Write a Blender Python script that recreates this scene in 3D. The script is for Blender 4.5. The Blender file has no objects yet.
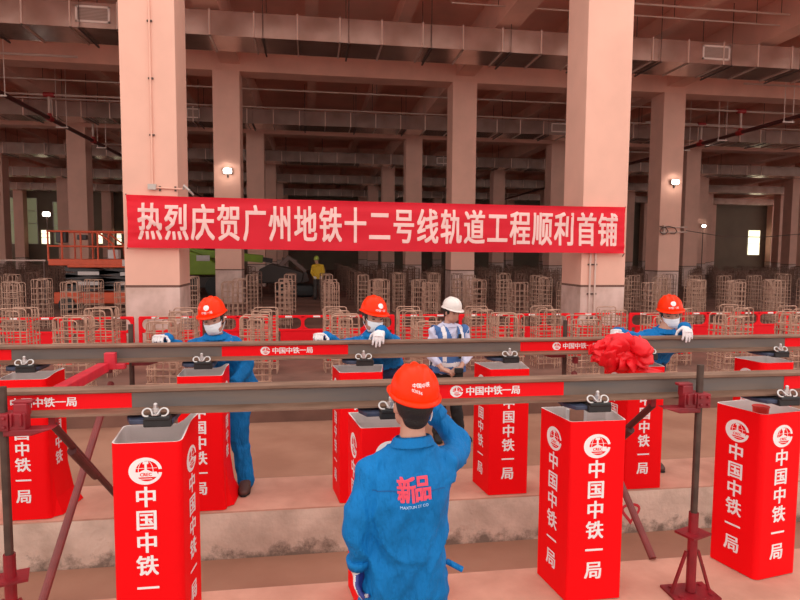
import bpy, bmesh, math, random
from mathutils import Vector, Matrix, noise, Euler
from mathutils.bvhtree import BVHTree

random.seed(7)
S = bpy.context.scene
COL = S.collection
R = math.radians

# ------------------------------------------------------------------ camera, sky, light, exposure
CAM_H = 1.88
cam_d = bpy.data.cameras.new('camera')
cam = bpy.data.objects.new('camera', cam_d)
COL.objects.link(cam)
cam_d.sensor_width = 36.0
cam_d.lens = 600.0 / 800.0 * 36.0
cam_d.clip_end = 500
_p, _y, _r = R(4.34978), R(8.44125), R(-0.41025)
_fw = Vector((math.sin(_y)*math.cos(_p), math.cos(_y)*math.cos(_p), -math.sin(_p)))
_rt = Vector((math.cos(_y), -math.sin(_y), 0))
_dn = _fw.cross(_rt)
_rt2 = math.cos(_r)*_rt + math.sin(_r)*_dn
_dn2 = -math.sin(_r)*_rt + math.cos(_r)*_dn
_m = Matrix((_rt2, -_dn2, -_fw)).transposed().to_4x4()
_m.translation = (0, 0, CAM_H)
cam.matrix_world = _m
S.camera = cam

W = bpy.data.worlds.new('sky'); S.world = W
W.use_nodes = True
_bg = W.node_tree.nodes['Background']
_bg.inputs[0].default_value = (1.0, 0.93, 0.88, 1)
_wt = W.node_tree
_tc = _wt.nodes.new('ShaderNodeTexCoord'); _sx = _wt.nodes.new('ShaderNodeSeparateXYZ'); _wt.links.new(_tc.outputs['Generated'], _sx.inputs[0])
_mr = _wt.nodes.new('ShaderNodeMapRange')                      # overcast sky, brighter overhead than at the horizon
_mr.inputs['From Min'].default_value = 0.0; _mr.inputs['From Max'].default_value = 1.0
_mr.inputs['To Min'].default_value = 1.15; _mr.inputs['To Max'].default_value = 1.25
_wt.links.new(_sx.outputs['Z'], _mr.inputs['Value']); _wt.links.new(_mr.outputs[0], _bg.inputs[1])

S.view_settings.view_transform = 'Standard'
S.view_settings.look = 'None'
S.view_settings.exposure = 0.52
S.view_settings.gamma = 1.0
S.view_settings.use_curve_mapping = False
try:
    S.cycles.max_bounces = 8; S.cycles.diffuse_bounces = 5
    S.cycles.use_denoising = True
except Exception:
    pass

# ------------------------------------------------------------------ materials
def mat(name, rgb, rough=0.6, metal=0.0, var=0.0, scale=8.0, bump=0.0, bscale=None, rgb2=None, emit=0.0,
        detail=4.0, transl=0.0, stretch=None, lo=0.35, hi=0.65, spec=None, bdist=0.02):
    m = bpy.data.materials.new(name); m.use_nodes = True
    nt = m.node_tree; b = nt.nodes['Principled BSDF']
    b.inputs['Base Color'].default_value = (*rgb, 1)
    b.inputs['Roughness'].default_value = rough
    b.inputs['Metallic'].default_value = metal
    if spec is not None: b.inputs['Specular IOR Level'].default_value = spec
    if emit:
        b.inputs['Emission Color'].default_value = (*rgb, 1)
        b.inputs['Emission Strength'].default_value = emit
    if var or rgb2 or bump:
        tc = nt.nodes.new('ShaderNodeTexCoord')
        src = tc.outputs['Object']
        if stretch:
            mp = nt.nodes.new('ShaderNodeMapping'); mp.inputs['Scale'].default_value = stretch
            nt.links.new(src, mp.inputs['Vector']); src = mp.outputs['Vector']
    if var or rgb2:
        nz = nt.nodes.new('ShaderNodeTexNoise'); nz.inputs['Scale'].default_value = scale
        nz.inputs['Detail'].default_value = detail
        nt.links.new(src, nz.inputs['Vector'])
        cr = nt.nodes.new('ShaderNodeValToRGB')
        cr.color_ramp.elements[0].position = lo; cr.color_ramp.elements[1].position = hi
        c2 = rgb2 if rgb2 else tuple(c*(1-var) for c in rgb)
        c1 = rgb if rgb2 else tuple(min(1, c*(1+var*0.5)) for c in rgb)
        cr.color_ramp.elements[0].color = (*c2, 1); cr.color_ramp.elements[1].color = (*c1, 1)
        nt.links.new(nz.outputs['Fac'], cr.inputs['Fac'])
        nt.links.new(cr.outputs['Color'], b.inputs['Base Color'])
    if bump:
        n2 = nt.nodes.new('ShaderNodeTexNoise'); n2.inputs['Scale'].default_value = bscale or scale*3
        n2.inputs['Detail'].default_value = 5
        nt.links.new(src, n2.inputs['Vector'])
        bp = nt.nodes.new('ShaderNodeBump'); bp.inputs['Strength'].default_value = bump
        bp.inputs['Distance'].default_value = bdist
        nt.links.new(n2.outputs['Fac'], bp.inputs['Height'])
        nt.links.new(bp.outputs['Normal'], b.inputs['Normal'])
    if transl:
        out = nt.nodes['Material Output']
        tr = nt.nodes.new('ShaderNodeBsdfTranslucent'); tr.inputs['Color'].default_value = (*rgb, 1)
        mx = nt.nodes.new('ShaderNodeMixShader'); mx.inputs[0].default_value = transl
        nt.links.new(b.outputs[0], mx.inputs[1]); nt.links.new(tr.outputs[0], mx.inputs[2])
        nt.links.new(mx.outputs[0], out.inputs[0])
    return m

def plaster_mat(name, up, low, zline):
    """painted column: bare skirting below a painted line, a thin dark line between"""
    m = mat(name, up, 0.75, var=0.06, scale=1.3, bump=0.05, bscale=14)
    nt = m.node_tree; b = nt.nodes['Principled BSDF']
    src = b.inputs['Base Color'].links[0].from_socket
    tc = nt.nodes.new('ShaderNodeTexCoord'); sp = nt.nodes.new('ShaderNodeSeparateXYZ')
    nt.links.new(tc.outputs['Object'], sp.inputs[0])
    nz = nt.nodes.new('ShaderNodeTexNoise'); nz.inputs['Scale'].default_value = 2.2; nz.inputs['Detail'].default_value = 6
    nt.links.new(tc.outputs['Object'], nz.inputs['Vector'])
    cr = nt.nodes.new('ShaderNodeValToRGB')
    cr.color_ramp.elements[0].position = .35; cr.color_ramp.elements[1].position = .62
    cr.color_ramp.elements[0].color = (low[0]*.72, low[1]*.66, low[2]*.62, 1); cr.color_ramp.elements[1].color = (*low, 1)
    nt.links.new(nz.outputs['Fac'], cr.inputs['Fac'])
    lt = nt.nodes.new('ShaderNodeMath'); lt.operation = 'LESS_THAN'; lt.inputs[1].default_value = zline
    nt.links.new(sp.outputs['Z'], lt.inputs[0])
    mx = nt.nodes.new('ShaderNodeMix'); mx.data_type = 'RGBA'
    nt.links.new(lt.outputs[0], mx.inputs[0]); nt.links.new(src, mx.inputs[6]); nt.links.new(cr.outputs[0], mx.inputs[7])
    cp = nt.nodes.new('ShaderNodeMath'); cp.operation = 'COMPARE'; cp.inputs[1].default_value = zline; cp.inputs[2].default_value = .022
    nt.links.new(sp.outputs['Z'], cp.inputs[0])
    m2 = nt.nodes.new('ShaderNodeMix'); m2.data_type = 'RGBA'; m2.inputs[7].default_value = (.16, .075, .055, 1)
    nt.links.new(cp.outputs[0], m2.inputs[0]); nt.links.new(mx.outputs[2], m2.inputs[6])
    nt.links.new(m2.outputs[2], b.inputs['Base Color'])
    return m

M = {}
M['column'] = plaster_mat('painted_column', (.80, .435, .335), (.72, .50, .44), 1.26)
M['beam'] = mat('painted_beam', (.82, .45, .345), .8, var=.1, scale=1.0)
M['ceiling'] = mat('raw_ceiling', (.88, .45, .35), .9, var=.12, scale=.6)
M['wall'] = mat('hall_wall', (.20, .145, .105), .9, var=.1, scale=.5)
M['dirt'] = mat('dusty_ground', (.20, .092, .066), .95, var=.35, scale=1.1, bump=.3, bscale=9)
M['trench'] = mat('trench_floor', (.36, .17, .11), .7, rgb2=(.28, .12, .075), scale=1.6, bump=.15, bscale=12)
M['strip'] = mat('concrete_strip', (.62, .32, .235), .85, rgb2=(.47, .225, .16), scale=3.0, bump=.15, bscale=30, detail=7)
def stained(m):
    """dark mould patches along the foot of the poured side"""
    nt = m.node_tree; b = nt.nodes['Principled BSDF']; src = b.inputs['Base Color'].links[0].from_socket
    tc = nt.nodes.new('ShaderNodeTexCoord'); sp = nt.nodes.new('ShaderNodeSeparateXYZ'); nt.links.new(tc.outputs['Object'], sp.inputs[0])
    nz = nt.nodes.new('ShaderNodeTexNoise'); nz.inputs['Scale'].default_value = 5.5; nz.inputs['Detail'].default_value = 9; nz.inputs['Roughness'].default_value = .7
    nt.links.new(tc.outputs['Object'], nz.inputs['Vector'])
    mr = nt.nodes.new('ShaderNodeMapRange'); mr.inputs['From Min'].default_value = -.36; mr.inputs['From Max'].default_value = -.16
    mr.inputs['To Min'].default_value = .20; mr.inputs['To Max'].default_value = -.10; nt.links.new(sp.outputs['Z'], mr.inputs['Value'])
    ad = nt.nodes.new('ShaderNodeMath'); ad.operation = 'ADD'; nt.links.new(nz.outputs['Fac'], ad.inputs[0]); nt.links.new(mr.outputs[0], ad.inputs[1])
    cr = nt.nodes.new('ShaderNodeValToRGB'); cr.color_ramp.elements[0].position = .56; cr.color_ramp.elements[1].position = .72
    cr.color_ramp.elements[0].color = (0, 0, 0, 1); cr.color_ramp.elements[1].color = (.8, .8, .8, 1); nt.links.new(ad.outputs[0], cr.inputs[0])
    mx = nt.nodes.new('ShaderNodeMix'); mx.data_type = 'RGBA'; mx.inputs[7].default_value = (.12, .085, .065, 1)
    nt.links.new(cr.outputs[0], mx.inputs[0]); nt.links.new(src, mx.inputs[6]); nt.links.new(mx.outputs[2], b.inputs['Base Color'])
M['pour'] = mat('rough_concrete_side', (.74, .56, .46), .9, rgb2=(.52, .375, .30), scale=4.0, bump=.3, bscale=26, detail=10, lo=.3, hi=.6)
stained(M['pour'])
M['red'] = mat('red_board', (.88, .002, .005), .6, var=.03, scale=2, spec=.12)
M['lining'] = mat('grey_board_inside', (.80, .70, .68), .8, var=.08, scale=6)
M['white'] = mat('white_print', (.86, .80, .80), .6)
M['rust'] = mat('rusty_steel', (.15, .078, .05), .6, metal=.2, rgb2=(.29, .16, .11), scale=4, bump=.1, bscale=60, stretch=(1, 6, 6), lo=.3, hi=.7)
M['web'] = mat('grey_rail_web', (.125, .112, .11), .55, metal=.25, rgb2=(.19, .135, .108), scale=2.5, stretch=(1, 8, 8), detail=6, lo=.25, hi=.75)
M['sticker'] = mat('red_sticker', (.86, .003, .008), .5, spec=.15)
M['black'] = mat('black_rubber', (.012, .011, .012), .5, var=.3, scale=30)
M['navypad'] = mat('blue_black_pad', (.035, .045, .085), .5, var=.4, scale=20)
M['zinc'] = mat('zinc_clip', (.58, .54, .53), .3, metal=.8)
M['pipe_dark'] = mat('dark_steel_pipe', (.085, .050, .038), .55, metal=.4, var=.3, scale=12)
M['redsteel'] = mat('red_painted_steel', (.24, .007, .014), .45, var=.35, scale=9, bump=.06, bscale=50)
M['redbeam'] = mat('bright_red_steel', (.58, .02, .04), .4, var=.2, scale=6)
M['oxide'] = mat('red_oxide_tube', (.20, .030, .028), .5, var=.25, scale=9)
M['maroon'] = mat('dark_oxide_tube', (.085, .018, .018), .5, var=.25, scale=9)
M['jacket'] = mat('blue_workwear', (.001, .16, .45), .75, var=.15, scale=5, bump=.8, bscale=11, spec=.25, stretch=(1.8, 1, .6), bdist=.05)
M['navy'] = mat('navy_workwear', (.012, .028, .085), .8, var=.15, scale=6)
M['skin'] = mat('skin', (.50, .25, .18), .55, var=.06, scale=20)
M['hair'] = mat('black_hair', (.010, .008, .008), .6, bump=.3, bscale=120)
M['helmet'] = mat('orange_red_plastic', (.92, .032, .002), .32, var=.03, scale=4, spec=.15)
M['helmetw'] = mat('white_plastic', (.78, .70, .66), .3)
M['mask'] = mat('white_mask', (.86, .87, .92), .8)
M['glove'] = mat('white_knit', (.74, .68, .69), .9, var=.08, scale=60, bump=.2, bscale=140)
M['coat'] = mat('blue_rubber_palm', (.022, .030, .20), .5, var=.2, scale=40)
M['shoe'] = mat('brown_shoe', (.075, .030, .022), .6, var=.2, scale=20)
M['blackcloth'] = mat('black_cloth', (.012, .010, .011), .8)
M['shirt'] = mat('pale_blue_shirt', (.58, .56, .72), .8)
M['vest'] = mat('blue_vest', (.055, .14, .36), .8, var=.1, scale=8)
M['reflect'] = mat('reflective_tape', (.74, .68, .70), .45)
M['pinkprint'] = mat('pink_red_print', (.75, .06, .11), .7)
M['paleprint'] = mat('pale_print', (.45, .62, .85), .7)
M['seam'] = mat('jacket_seam', (.003, .085, .27), .8)
M['bow'] = mat('red_satin', (.84, .003, .012), .5, var=.06, scale=5)
M['banner'] = mat('red_banner_cloth', (.88, .008, .03), .65, var=.05, scale=1.5, transl=.3)
M['bannertext'] = mat('pale_banner_print', (.90, .56, .52), .7)
M['rebar_far_dim'] = mat('rebar_far_dim', (.24, .125, .09), .8, rgb2=(.13, .065, .046), scale=5)  # dimness of the deep hall put into the far cages' colour
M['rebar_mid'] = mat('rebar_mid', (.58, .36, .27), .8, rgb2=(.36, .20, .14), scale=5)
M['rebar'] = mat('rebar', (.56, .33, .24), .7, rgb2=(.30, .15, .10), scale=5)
M['barrier'] = mat('red_barrier_plastic', (.84, .006, .014), .5, spec=.2)
M['tape'] = mat('white_reflector', (.85, .78, .74), .4)
M['duct'] = mat('galvanised_duct', (.70, .49, .415), .22, metal=.72, rgb2=(.50, .33, .27), scale=1.4, bump=.12, bscale=2.6)
M['flange'] = mat('duct_flange', (.74, .52, .44), .5, metal=.5)
M['grille'] = mat('white_grille_frame', (.88, .70, .63), .6)
M['grilledark'] = mat('grille_louvre', (.46, .30, .25), .6)
M['conduit'] = mat('pale_conduit', (.66, .47, .40), .5, metal=.2)
M['rod'] = mat('hanger_rod', (.10, .055, .045), .6, metal=.3)
M['sprink'] = mat('dark_red_pipe', (.10, .022, .018), .5)
M['coupling'] = mat('red_coupling', (.42, .02, .02), .45)
M['lamp'] = mat('lamp_glow', (1.0, .95, .86), .5, emit=9)
M['lampbox'] = mat('lamp_box', (.5, .42, .38), .5)
M['daywin'] = mat('bright_window', (.95, .90, .62), .5, emit=1.3)
M['dimwin'] = mat('dim_green_window', (.30, .30, .17), .5, emit=.22)
M['orange'] = mat('orange_lift_paint', (.62, .075, .02), .45, var=.1, scale=5)
M['liftgrey'] = mat('lift_dark_steel', (.055, .045, .045), .6)
M['plate'] = mat('pale_plate', (.55, .47, .45), .6)
M['green'] = mat('lime_lift_paint', (.20, .30, .012), .45, var=.1, scale=3)
M['dark'] = mat('dark_machine', (.045, .030, .026), .6)
M['dust'] = mat('dusty_machine_steel', (.16, .095, .08), .6)
M['hivis'] = mat('yellow_vest', (.60, .36, .015), .7)
M['greenhat'] = mat('yellow_green_helmet', (.34, .40, .05), .4)
M['spray'] = mat('red_spray_paint', (.62, .03, .05), .7)
M['boltred'] = mat('red_cup', (.75, .02, .01), .5)

# ------------------------------------------------------------------ helpers
def V(*a): return Vector(a)

class MB:
    """collects faces, then links them as one mesh object"""
    def __init__(s): s.v = []; s.f = []; s.mi = []; s.cur = 0; s.sm = True
    def m(s, i): s.cur = i; return s
    def add(s, vs, fs):
        o = len(s.v); s.v += [Vector(x) for x in vs]
        for f in fs: s.f.append([o+i for i in f]); s.mi.append(s.cur)
    def box(s, c, d, rot=None):
        c = Vector(c); hx, hy, hz = d[0]/2, d[1]/2, d[2]/2
        vs = [Vector((x, y, z)) for x in (-hx, hx) for y in (-hy, hy) for z in (-hz, hz)]
        if rot is not None: vs = [rot @ q for q in vs]
        s.add([c+q for q in vs], [(0, 1, 3, 2), (4, 6, 7, 5), (0, 4, 5, 1), (2, 3, 7, 6), (0, 2, 6, 4), (1, 5, 7, 3)])
    def box2(s, a, b):
        a, b = Vector(a), Vector(b); s.box((a+b)/2, tuple(abs(q) for q in (b-a)))
    def bar(s, p0, p1, w, h=None, up=(0, 0, 1)):
        p0, p1 = Vector(p0), Vector(p1); d = p1-p0; L = d.length; d.normalize()
        u = Vector(up); sd = d.cross(u)
        if sd.length < 1e-4: sd = d.cross(Vector((1, 0, 0)))
        sd.normalize(); u = sd.cross(d)
        h = h or w
        r = Matrix((sd, d, u)).transposed()
        s.box((p0+p1)/2, (w, L, h), r)
    def tube(s, pts, rad, n=8, cap=True, closed=False):
        pts = [Vector(q) for q in pts]; k = len(pts)
        rad = rad if isinstance(rad, (list, tuple)) else [rad]*k
        ref = None; vs = []
        for i in range(k):
            a = pts[i-1] if (i > 0 or closed) else pts[i]; b = pts[(i+1) % k] if (i < k-1 or closed) else pts[i]
            t = (b-a).normalized()
            if ref is None:
                ref = t.orthogonal().normalized()
            ref = (ref - t*ref.dot(t))
            if ref.length < 1e-6: ref = t.orthogonal()
            ref.normalize(); bi = t.cross(ref)
            for j in range(n):
                an = 2*math.pi*(j+.5)/n
                vs.append(pts[i]+(ref*math.cos(an)+bi*math.sin(an))*rad[i])
        fs = []
        for i in range(k if closed else k-1):
            i2 = (i+1) % k
            for j in range(n):
                fs.append((i*n+j, i*n+(j+1) % n, i2*n+(j+1) % n, i2*n+j))
        if cap and not closed:
            fs.append(tuple(reversed(range(n)))); fs.append(tuple((k-1)*n+j for j in range(n)))
        s.add(vs, fs)
    def cyl(s, p0, p1, r, n=16, r2=None): s.tube([p0, p1], [r, r if r2 is None else r2], n)
    def loft(s, secs, n=20, e=2.0):
        """secs: (center, side, fwd, rx, ry)"""
        vs = []; k = len(secs)
        for c, sd, fw, rx, ry in secs:
            c, sd, fw = Vector(c), Vector(sd), Vector(fw)
            for j in range(n):
                a = 2*math.pi*j/n; ca, sa = math.cos(a), math.sin(a)
                x = math.copysign(abs(ca)**(2/e), ca); y = math.copysign(abs(sa)**(2/e), sa)
                vs.append(c+sd*rx*x+fw*ry*y)
        fs = [(i*n+j, i*n+(j+1) % n, (i+1)*n+(j+1) % n, (i+1)*n+j) for i in range(k-1) for j in range(n)]
        fs.append(tuple(reversed(range(n)))); fs.append(tuple((k-1)*n+j for j in range(n)))
        s.add(vs, fs)
    def ball(s, c, r, mtx=None, nu=16, nv=10):
        c = Vector(c); r = r if isinstance(r, (tuple, list)) else (r, r, r)
        vs = []
        for i in range(1, nv):
            t = math.pi*i/nv
            for j in range(nu):
                a = 2*math.pi*j/nu
                vs.append(Vector((r[0]*math.sin(t)*math.cos(a), r[1]*math.sin(t)*math.sin(a), r[2]*math.cos(t))))
        vs += [Vector((0, 0, r[2])), Vector((0, 0, -r[2]))]
        if mtx is not None: vs = [mtx @ q for q in vs]
        fs = [(i*nu+j, (i+1)*nu+j, (i+1)*nu+(j+1) % nu, i*nu+(j+1) % nu) for i in range(nv-2) for j in range(nu)]
        T, B = len(vs)-2, len(vs)-1
        fs += [(T, j, (j+1) % nu) for j in range(nu)] + [(B, (nv-2)*nu+(j+1) % nu, (nv-2)*nu+j) for j in range(nu)]
        s.add([c+q for q in vs], fs)
    def prism(s, poly, o, ax, ay, az, length):
        """polygon (2d) in ax/ay plane pushed along az"""
        o, ax, ay, az = Vector(o), Vector(ax), Vector(ay), Vector(az); n = len(poly)
        vs = [o+ax*p[0]+ay*p[1] for p in poly] + [o+ax*p[0]+ay*p[1]+az*length for p in poly]
        fs = [tuple(reversed(range(n))), tuple(range(n, 2*n))] + [(i, (i+1) % n, n+(i+1) % n, n+i) for i in range(n)]
        s.add(vs, fs)
    def mesh(s, name, mats, smooth=False):
        me = bpy.data.meshes.new(name)
        me.from_pydata([tuple(q) for q in s.v], [], s.f)
        for q in (mats if isinstance(mats, (list, tuple)) else [mats]): me.materials.append(q)
        me.polygons.foreach_set('material_index', s.mi)
        if smooth: me.polygons.foreach_set('use_smooth', [True]*len(me.polygons))
        me.update(); return me
    def build(s, name, mats, parent=None, smooth=False, bevel=0, world=False, fix=True):
        if world and parent is not None:
            inv = parent.matrix_basis.inverted(); s.v = [inv @ q for q in s.v]
        me = s.mesh(name, mats, smooth)
        if fix:
            b = bmesh.new(); b.from_mesh(me); bmesh.ops.recalc_face_normals(b, faces=b.faces); b.to_mesh(me); b.free()
        return link(name, me, parent, bevel)

def link(name, me, parent=None, bevel=0):
    o = bpy.data.objects.new(name, me); COL.objects.link(o)
    if parent is not None: o.parent = parent
    if bevel:
        md = o.modifiers.new('bevel', 'BEVEL'); md.width = bevel; md.segments = 2; md.limit_method = 'ANGLE'
    return o

def thing(name, label, cat, loc=(0, 0, 0), rz=0, group=None):
    o = bpy.data.objects.new(name, None); COL.objects.link(o)
    o.empty_display_size = .1
    o.location = loc; o.rotation_euler = (0, 0, rz)
    o.matrix_basis = Matrix.Translation(loc) @ Matrix.Rotation(rz, 4, 'Z')
    return tag(o, label, cat, group)
def tag(o, label, cat, group=None):
    o['label'] = label; o['category'] = cat
    if group: o['group'] = group
    return o
def struct(o):
    o['kind'] = 'structure'; return o
def dup(root, loc, rz=None, label=None, group=None):
    r = root.copy(); COL.objects.link(r); r.location = loc
    if rz is not None: r.rotation_euler = (0, 0, rz)
    if label: r['label'] = label
    if group: r['group'] = group
    for ch in list(root.children):
        c = ch.copy(); COL.objects.link(c); c.parent = r
        for g in list(ch.children):
            d = g.copy(); COL.objects.link(d); d.parent = c
    return r

# ---- lettering
_glyph = {}
def glyph(ch, bold=0):
    key = (ch, bold)
    if key in _glyph: return _glyph[key]
    cu = bpy.data.curves.new('glyph', 'FONT'); cu.body = ch; cu.size = 1; cu.offset = bold
    cu.resolution_u = 2; cu.fill_mode = 'FRONT' if hasattr(cu, 'fill_mode') else cu.fill_mode
    ob = bpy.data.objects.new('glyph', cu); COL.objects.link(ob)
    bpy.context.view_layer.update()
    dg = bpy.context.evaluated_depsgraph_get()
    me = bpy.data.meshes.new_from_object(ob.evaluated_get(dg))
    vs = [v.co.copy() for v in me.vertices]; fs = [tuple(p.vertices) for p in me.polygons]
    bpy.data.objects.remove(ob); bpy.data.meshes.remove(me); bpy.data.curves.remove(cu)
    _glyph[key] = (vs, fs); return _glyph[key]
_b = glyph('国')[0]
EMW = max(v.x for v in _b)-min(v.x for v in _b); EMH = max(v.y for v in _b)-min(v.y for v in _b)
EMC = Vector(((max(v.x for v in _b)+min(v.x for v in _b))/2, (max(v.y for v in _b)+min(v.y for v in _b))/2, 0))
def put_glyph(mb, ch, c, rt, up, w, h, bold=.026):
    """one character in a w x h cell centred at c; heavier strokes come from shifted copies"""
    vs, fs = glyph(ch, 0); c, rt, up = Vector(c), Vector(rt), Vector(up)
    nl = rt.cross(up)
    for k_, (dx, dy) in enumerate(((-1, -.55), (1, -.55), (-1, .55), (1, .55))):
        mb.add([c+nl*(.0003*k_)+rt*((v.x-EMC.x+dx*bold)/EMW*w*.96)+up*((v.y-EMC.y+dy*bold)/EMH*h*.96) for v in vs], fs)
def put_line(mb, text, c, rt, up, h, bold=.015):
    """a line of latin text h high, centred at c"""
    vs, fs = glyph(text, 0); c, rt, up = Vector(c), Vector(rt), Vector(up)
    x0, x1 = min(v.x for v in vs), max(v.x for v in vs); y0, y1 = min(v.y for v in vs), max(v.y for v in vs)
    k = h/(y1-y0); e = bold*(y1-y0)
    nl = rt.cross(up)
    for k_, (dx, dy) in enumerate(((-1, -.5), (1, -.5), (-1, .5), (1, .5))):
        mb.add([c+nl*(.0002*k_)+rt*((v.x-(x0+x1)/2+dx*e)*k)+up*((v.y-(y0+y1)/2+dy*e)*k) for v in vs], fs)

def put_emblem(mb, c, rt, up, w, h):
    """open ring round a globe with a rail section and a lettered bar (white is 0, red letters 1)"""
    c, rt, up = Vector(c), Vector(rt), Vector(up)
    def P(x, y, lift=0): return c+rt*(x*w/2)+up*(y*h/2)+rt.cross(up)*lift
    mb.m(0); n = 40; vs = []; fs = []
    for i in range(n+1):
        a = R(8)+ (R(352)-R(8))*i/n
        t = .5+.5*math.cos(a)                        # thick on the left, thin at the opening
        ri = .80 - .10*(1-t)
        vs += [P(math.cos(a)*1.0, math.sin(a)*1.0), P(math.cos(a)*ri*.92+.06, math.sin(a)*ri)]
    for i in range(n): fs.append((2*i, 2*i+2, 2*i+3, 2*i+1))
    mb.add(vs, fs)
    def quad(x0, y0, x1, y1, lift=0): mb.add([P(x0, y0, lift), P(x1, y0, lift), P(x1, y1, lift), P(x0, y1, lift)], [(0, 1, 2, 3)])
    L1, L2, L3 = .0002, .0004, .0006
    quad(-.05, -.1, .09, .56, L1); quad(-.15, .52, .19, .72, L2)            # rail web and head
    mb.add([P(-.44, -.10, L3), P(.48, -.10, L3), P(.12, .10, L3), P(-.08, .10, L3)], [(0, 1, 2, 3)])
    mb.add([P(-.76, -.44, .0008), P(.80, -.44, .0008), P(.68, -.06, .0008), P(-.62, -.06, .0008)], [(0, 1, 2, 3)])
    quad(-.66, .20, -.06, .235, L2); quad(.10, .20, .70, .235, L2)
    for sgn in (-1, 1):                                             # meridians
        vs = []; fs = []
        for i in range(9):
            t = -.06+.76*i/8; x = .02+sgn*.44*math.sqrt(max(0, 1-(t/.80)**2))
            vs += [P(x-.02, t, L1), P(x+.02, t, L1)]
        for i in range(8): fs.append((2*i, 2*i+1, 2*i+3, 2*i+2))
        mb.add(vs, fs)
    mb.add([P(-.40, -.60, L1), P(.44, -.60, L1), P(.36, -.55, L1), P(-.32, -.55, L1)], [(0, 1, 2, 3)])
    mb.m(1); put_line(mb, 'CREC', P(.03, -.25, .0011), rt, up, h*.115, .05); mb.m(0)

# ---- remeshed soft bodies
def remesh(mb, name, mats, voxel, smooth=4, keep=None):
    me = mb.mesh('tmp', mats)
    ob = bpy.data.objects.new('tmp', me); COL.objects.link(ob)
    md = ob.modifiers.new('r', 'REMESH'); md.mode = 'VOXEL'; md.voxel_size = voxel; md.use_smooth_shade = True
    if smooth:
        ms = ob.modifiers.new('s', 'SMOOTH'); ms.iterations = smooth; ms.factor = .5
    bpy.context.view_layer.update()
    dg = bpy.context.evaluated_depsgraph_get()
    r = bpy.data.meshes.new_from_object(ob.evaluated_get(dg)); r.name = name
    bpy.data.objects.remove(ob); bpy.data.meshes.remove(me)
    r.materials.clear()
    for q in (mats if isinstance(mats, (list, tuple)) else [mats]): r.materials.append(q)
    r.polygons.foreach_set('use_smooth', [True]*len(r.polygons))
    r.polygons.foreach_set('material_index', [0]*len(r.polygons))
    return r
def wrinkle(me, amp, sc, seed, stretch=(1, 1, 1)):
    off = Vector((seed*7.3, seed*3.1, seed*5.7)); nn = [v.normal.copy() for v in me.vertices]
    for v, n in zip(me.vertices, nn):
        q = Vector((v.co.x*stretch[0], v.co.y*stretch[1], v.co.z*stretch[2]))*sc+off
        a = noise.noise(q); b = noise.noise(q*2.3+off)
        v.co += n*amp*((1-2*abs(a))*.7+b*.5-.3)
    me.update()
# ------------------------------------------------------------------ the hall
GX, X0, GY, Y0, NR = 8.83, -2.89, 11.6, 11.6, 6       # column grid
ZB, ZC = 8.55, 9.9
XL, XR, YB = -47.0, 66.0, Y0+GY*5+1.2
def slab(name, a, b, m):
    mb = MB(); mb.box2(a, b); return struct(mb.build(name, M[m]))
# two raised strips carry the pedestals, trenches run between them
slab('floor_front_strip', (-12, 2.74, -.62), (14, 3.33, 0), 'strip')
slab('floor_rear_strip', (-14, 4.385, -.62), (18, 5.02, -.012), 'pour')
slab('floor_rear_strip_top', (-14, 4.385, -.012), (18, 5.02, 0), 'strip')
slab('floor_trench', (-40, -4, -.66), (50, 8.0, -.36), 'trench')
slab('floor', (XL, 8.0, -.66), (XR, YB, 0), 'dirt')
slab('ceiling', (XL, 13.0, ZC), (XR, YB, ZC+.3), 'ceiling')
slab('wall_back', (XL, YB, -.4), (XR, YB+.3, ZC+.3), 'wall')
# unseen side walls, cut low to let extra daylight into the hall
slab('wall_left', (XL-.3, 8, -.4), (XL, YB+.3, 1.6), 'wall')
slab('wall_right', (XR, 8, -.4), (XR+.3, YB+.3, 1.6), 'wall')

def in_view(x, y, mx=90):
    q = _m.inverted() @ Vector((x, y, 3)); 
    return q.z < -1 and abs(q.x/-q.z*600) < 400+mx
cmesh = {}
for j in range(NR):
    y = Y0+GY*j
    for i in range(-5, 8):
        x = X0+GX*i+({0: -.17, -1: -.7}.get(i, 0) if i > -2 else -1.4)*(j > 0)
        if not in_view(x, y, 60 if j else 260): continue
        mb = MB(); mb.box2((-.48, 0, 0), (.48, .96, ZB+.01))
        if 'c' not in cmesh: cmesh['c'] = mb.mesh('column', M['column'])
        o = struct(link('column', cmesh['c'], bevel=.012)); o.location = (x, y, 0)
for j in range(NR):
    mb = MB(); mb.box2((XL, Y0+GY*j+.04, ZB), (XR, Y0+GY*j+.90, ZC)); struct(mb.build('beam', M['beam']))
for i in range(-5, 8):
    mb = MB(); mb.box2((X0+GX*i-.35, Y0+.9, ZB+.25), (X0+GX*i+.35, YB, ZC)); struct(mb.build('beam_lengthwise', M['beam']))
    for k in (1, 2):
        x = X0+GX*i+GX*k/3
        mb = MB(); mb.box2((x-.2, 13.0, ZC-.55), (x+.2, YB, ZC)); struct(mb.build('beam_secondary', M['beam']))
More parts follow.
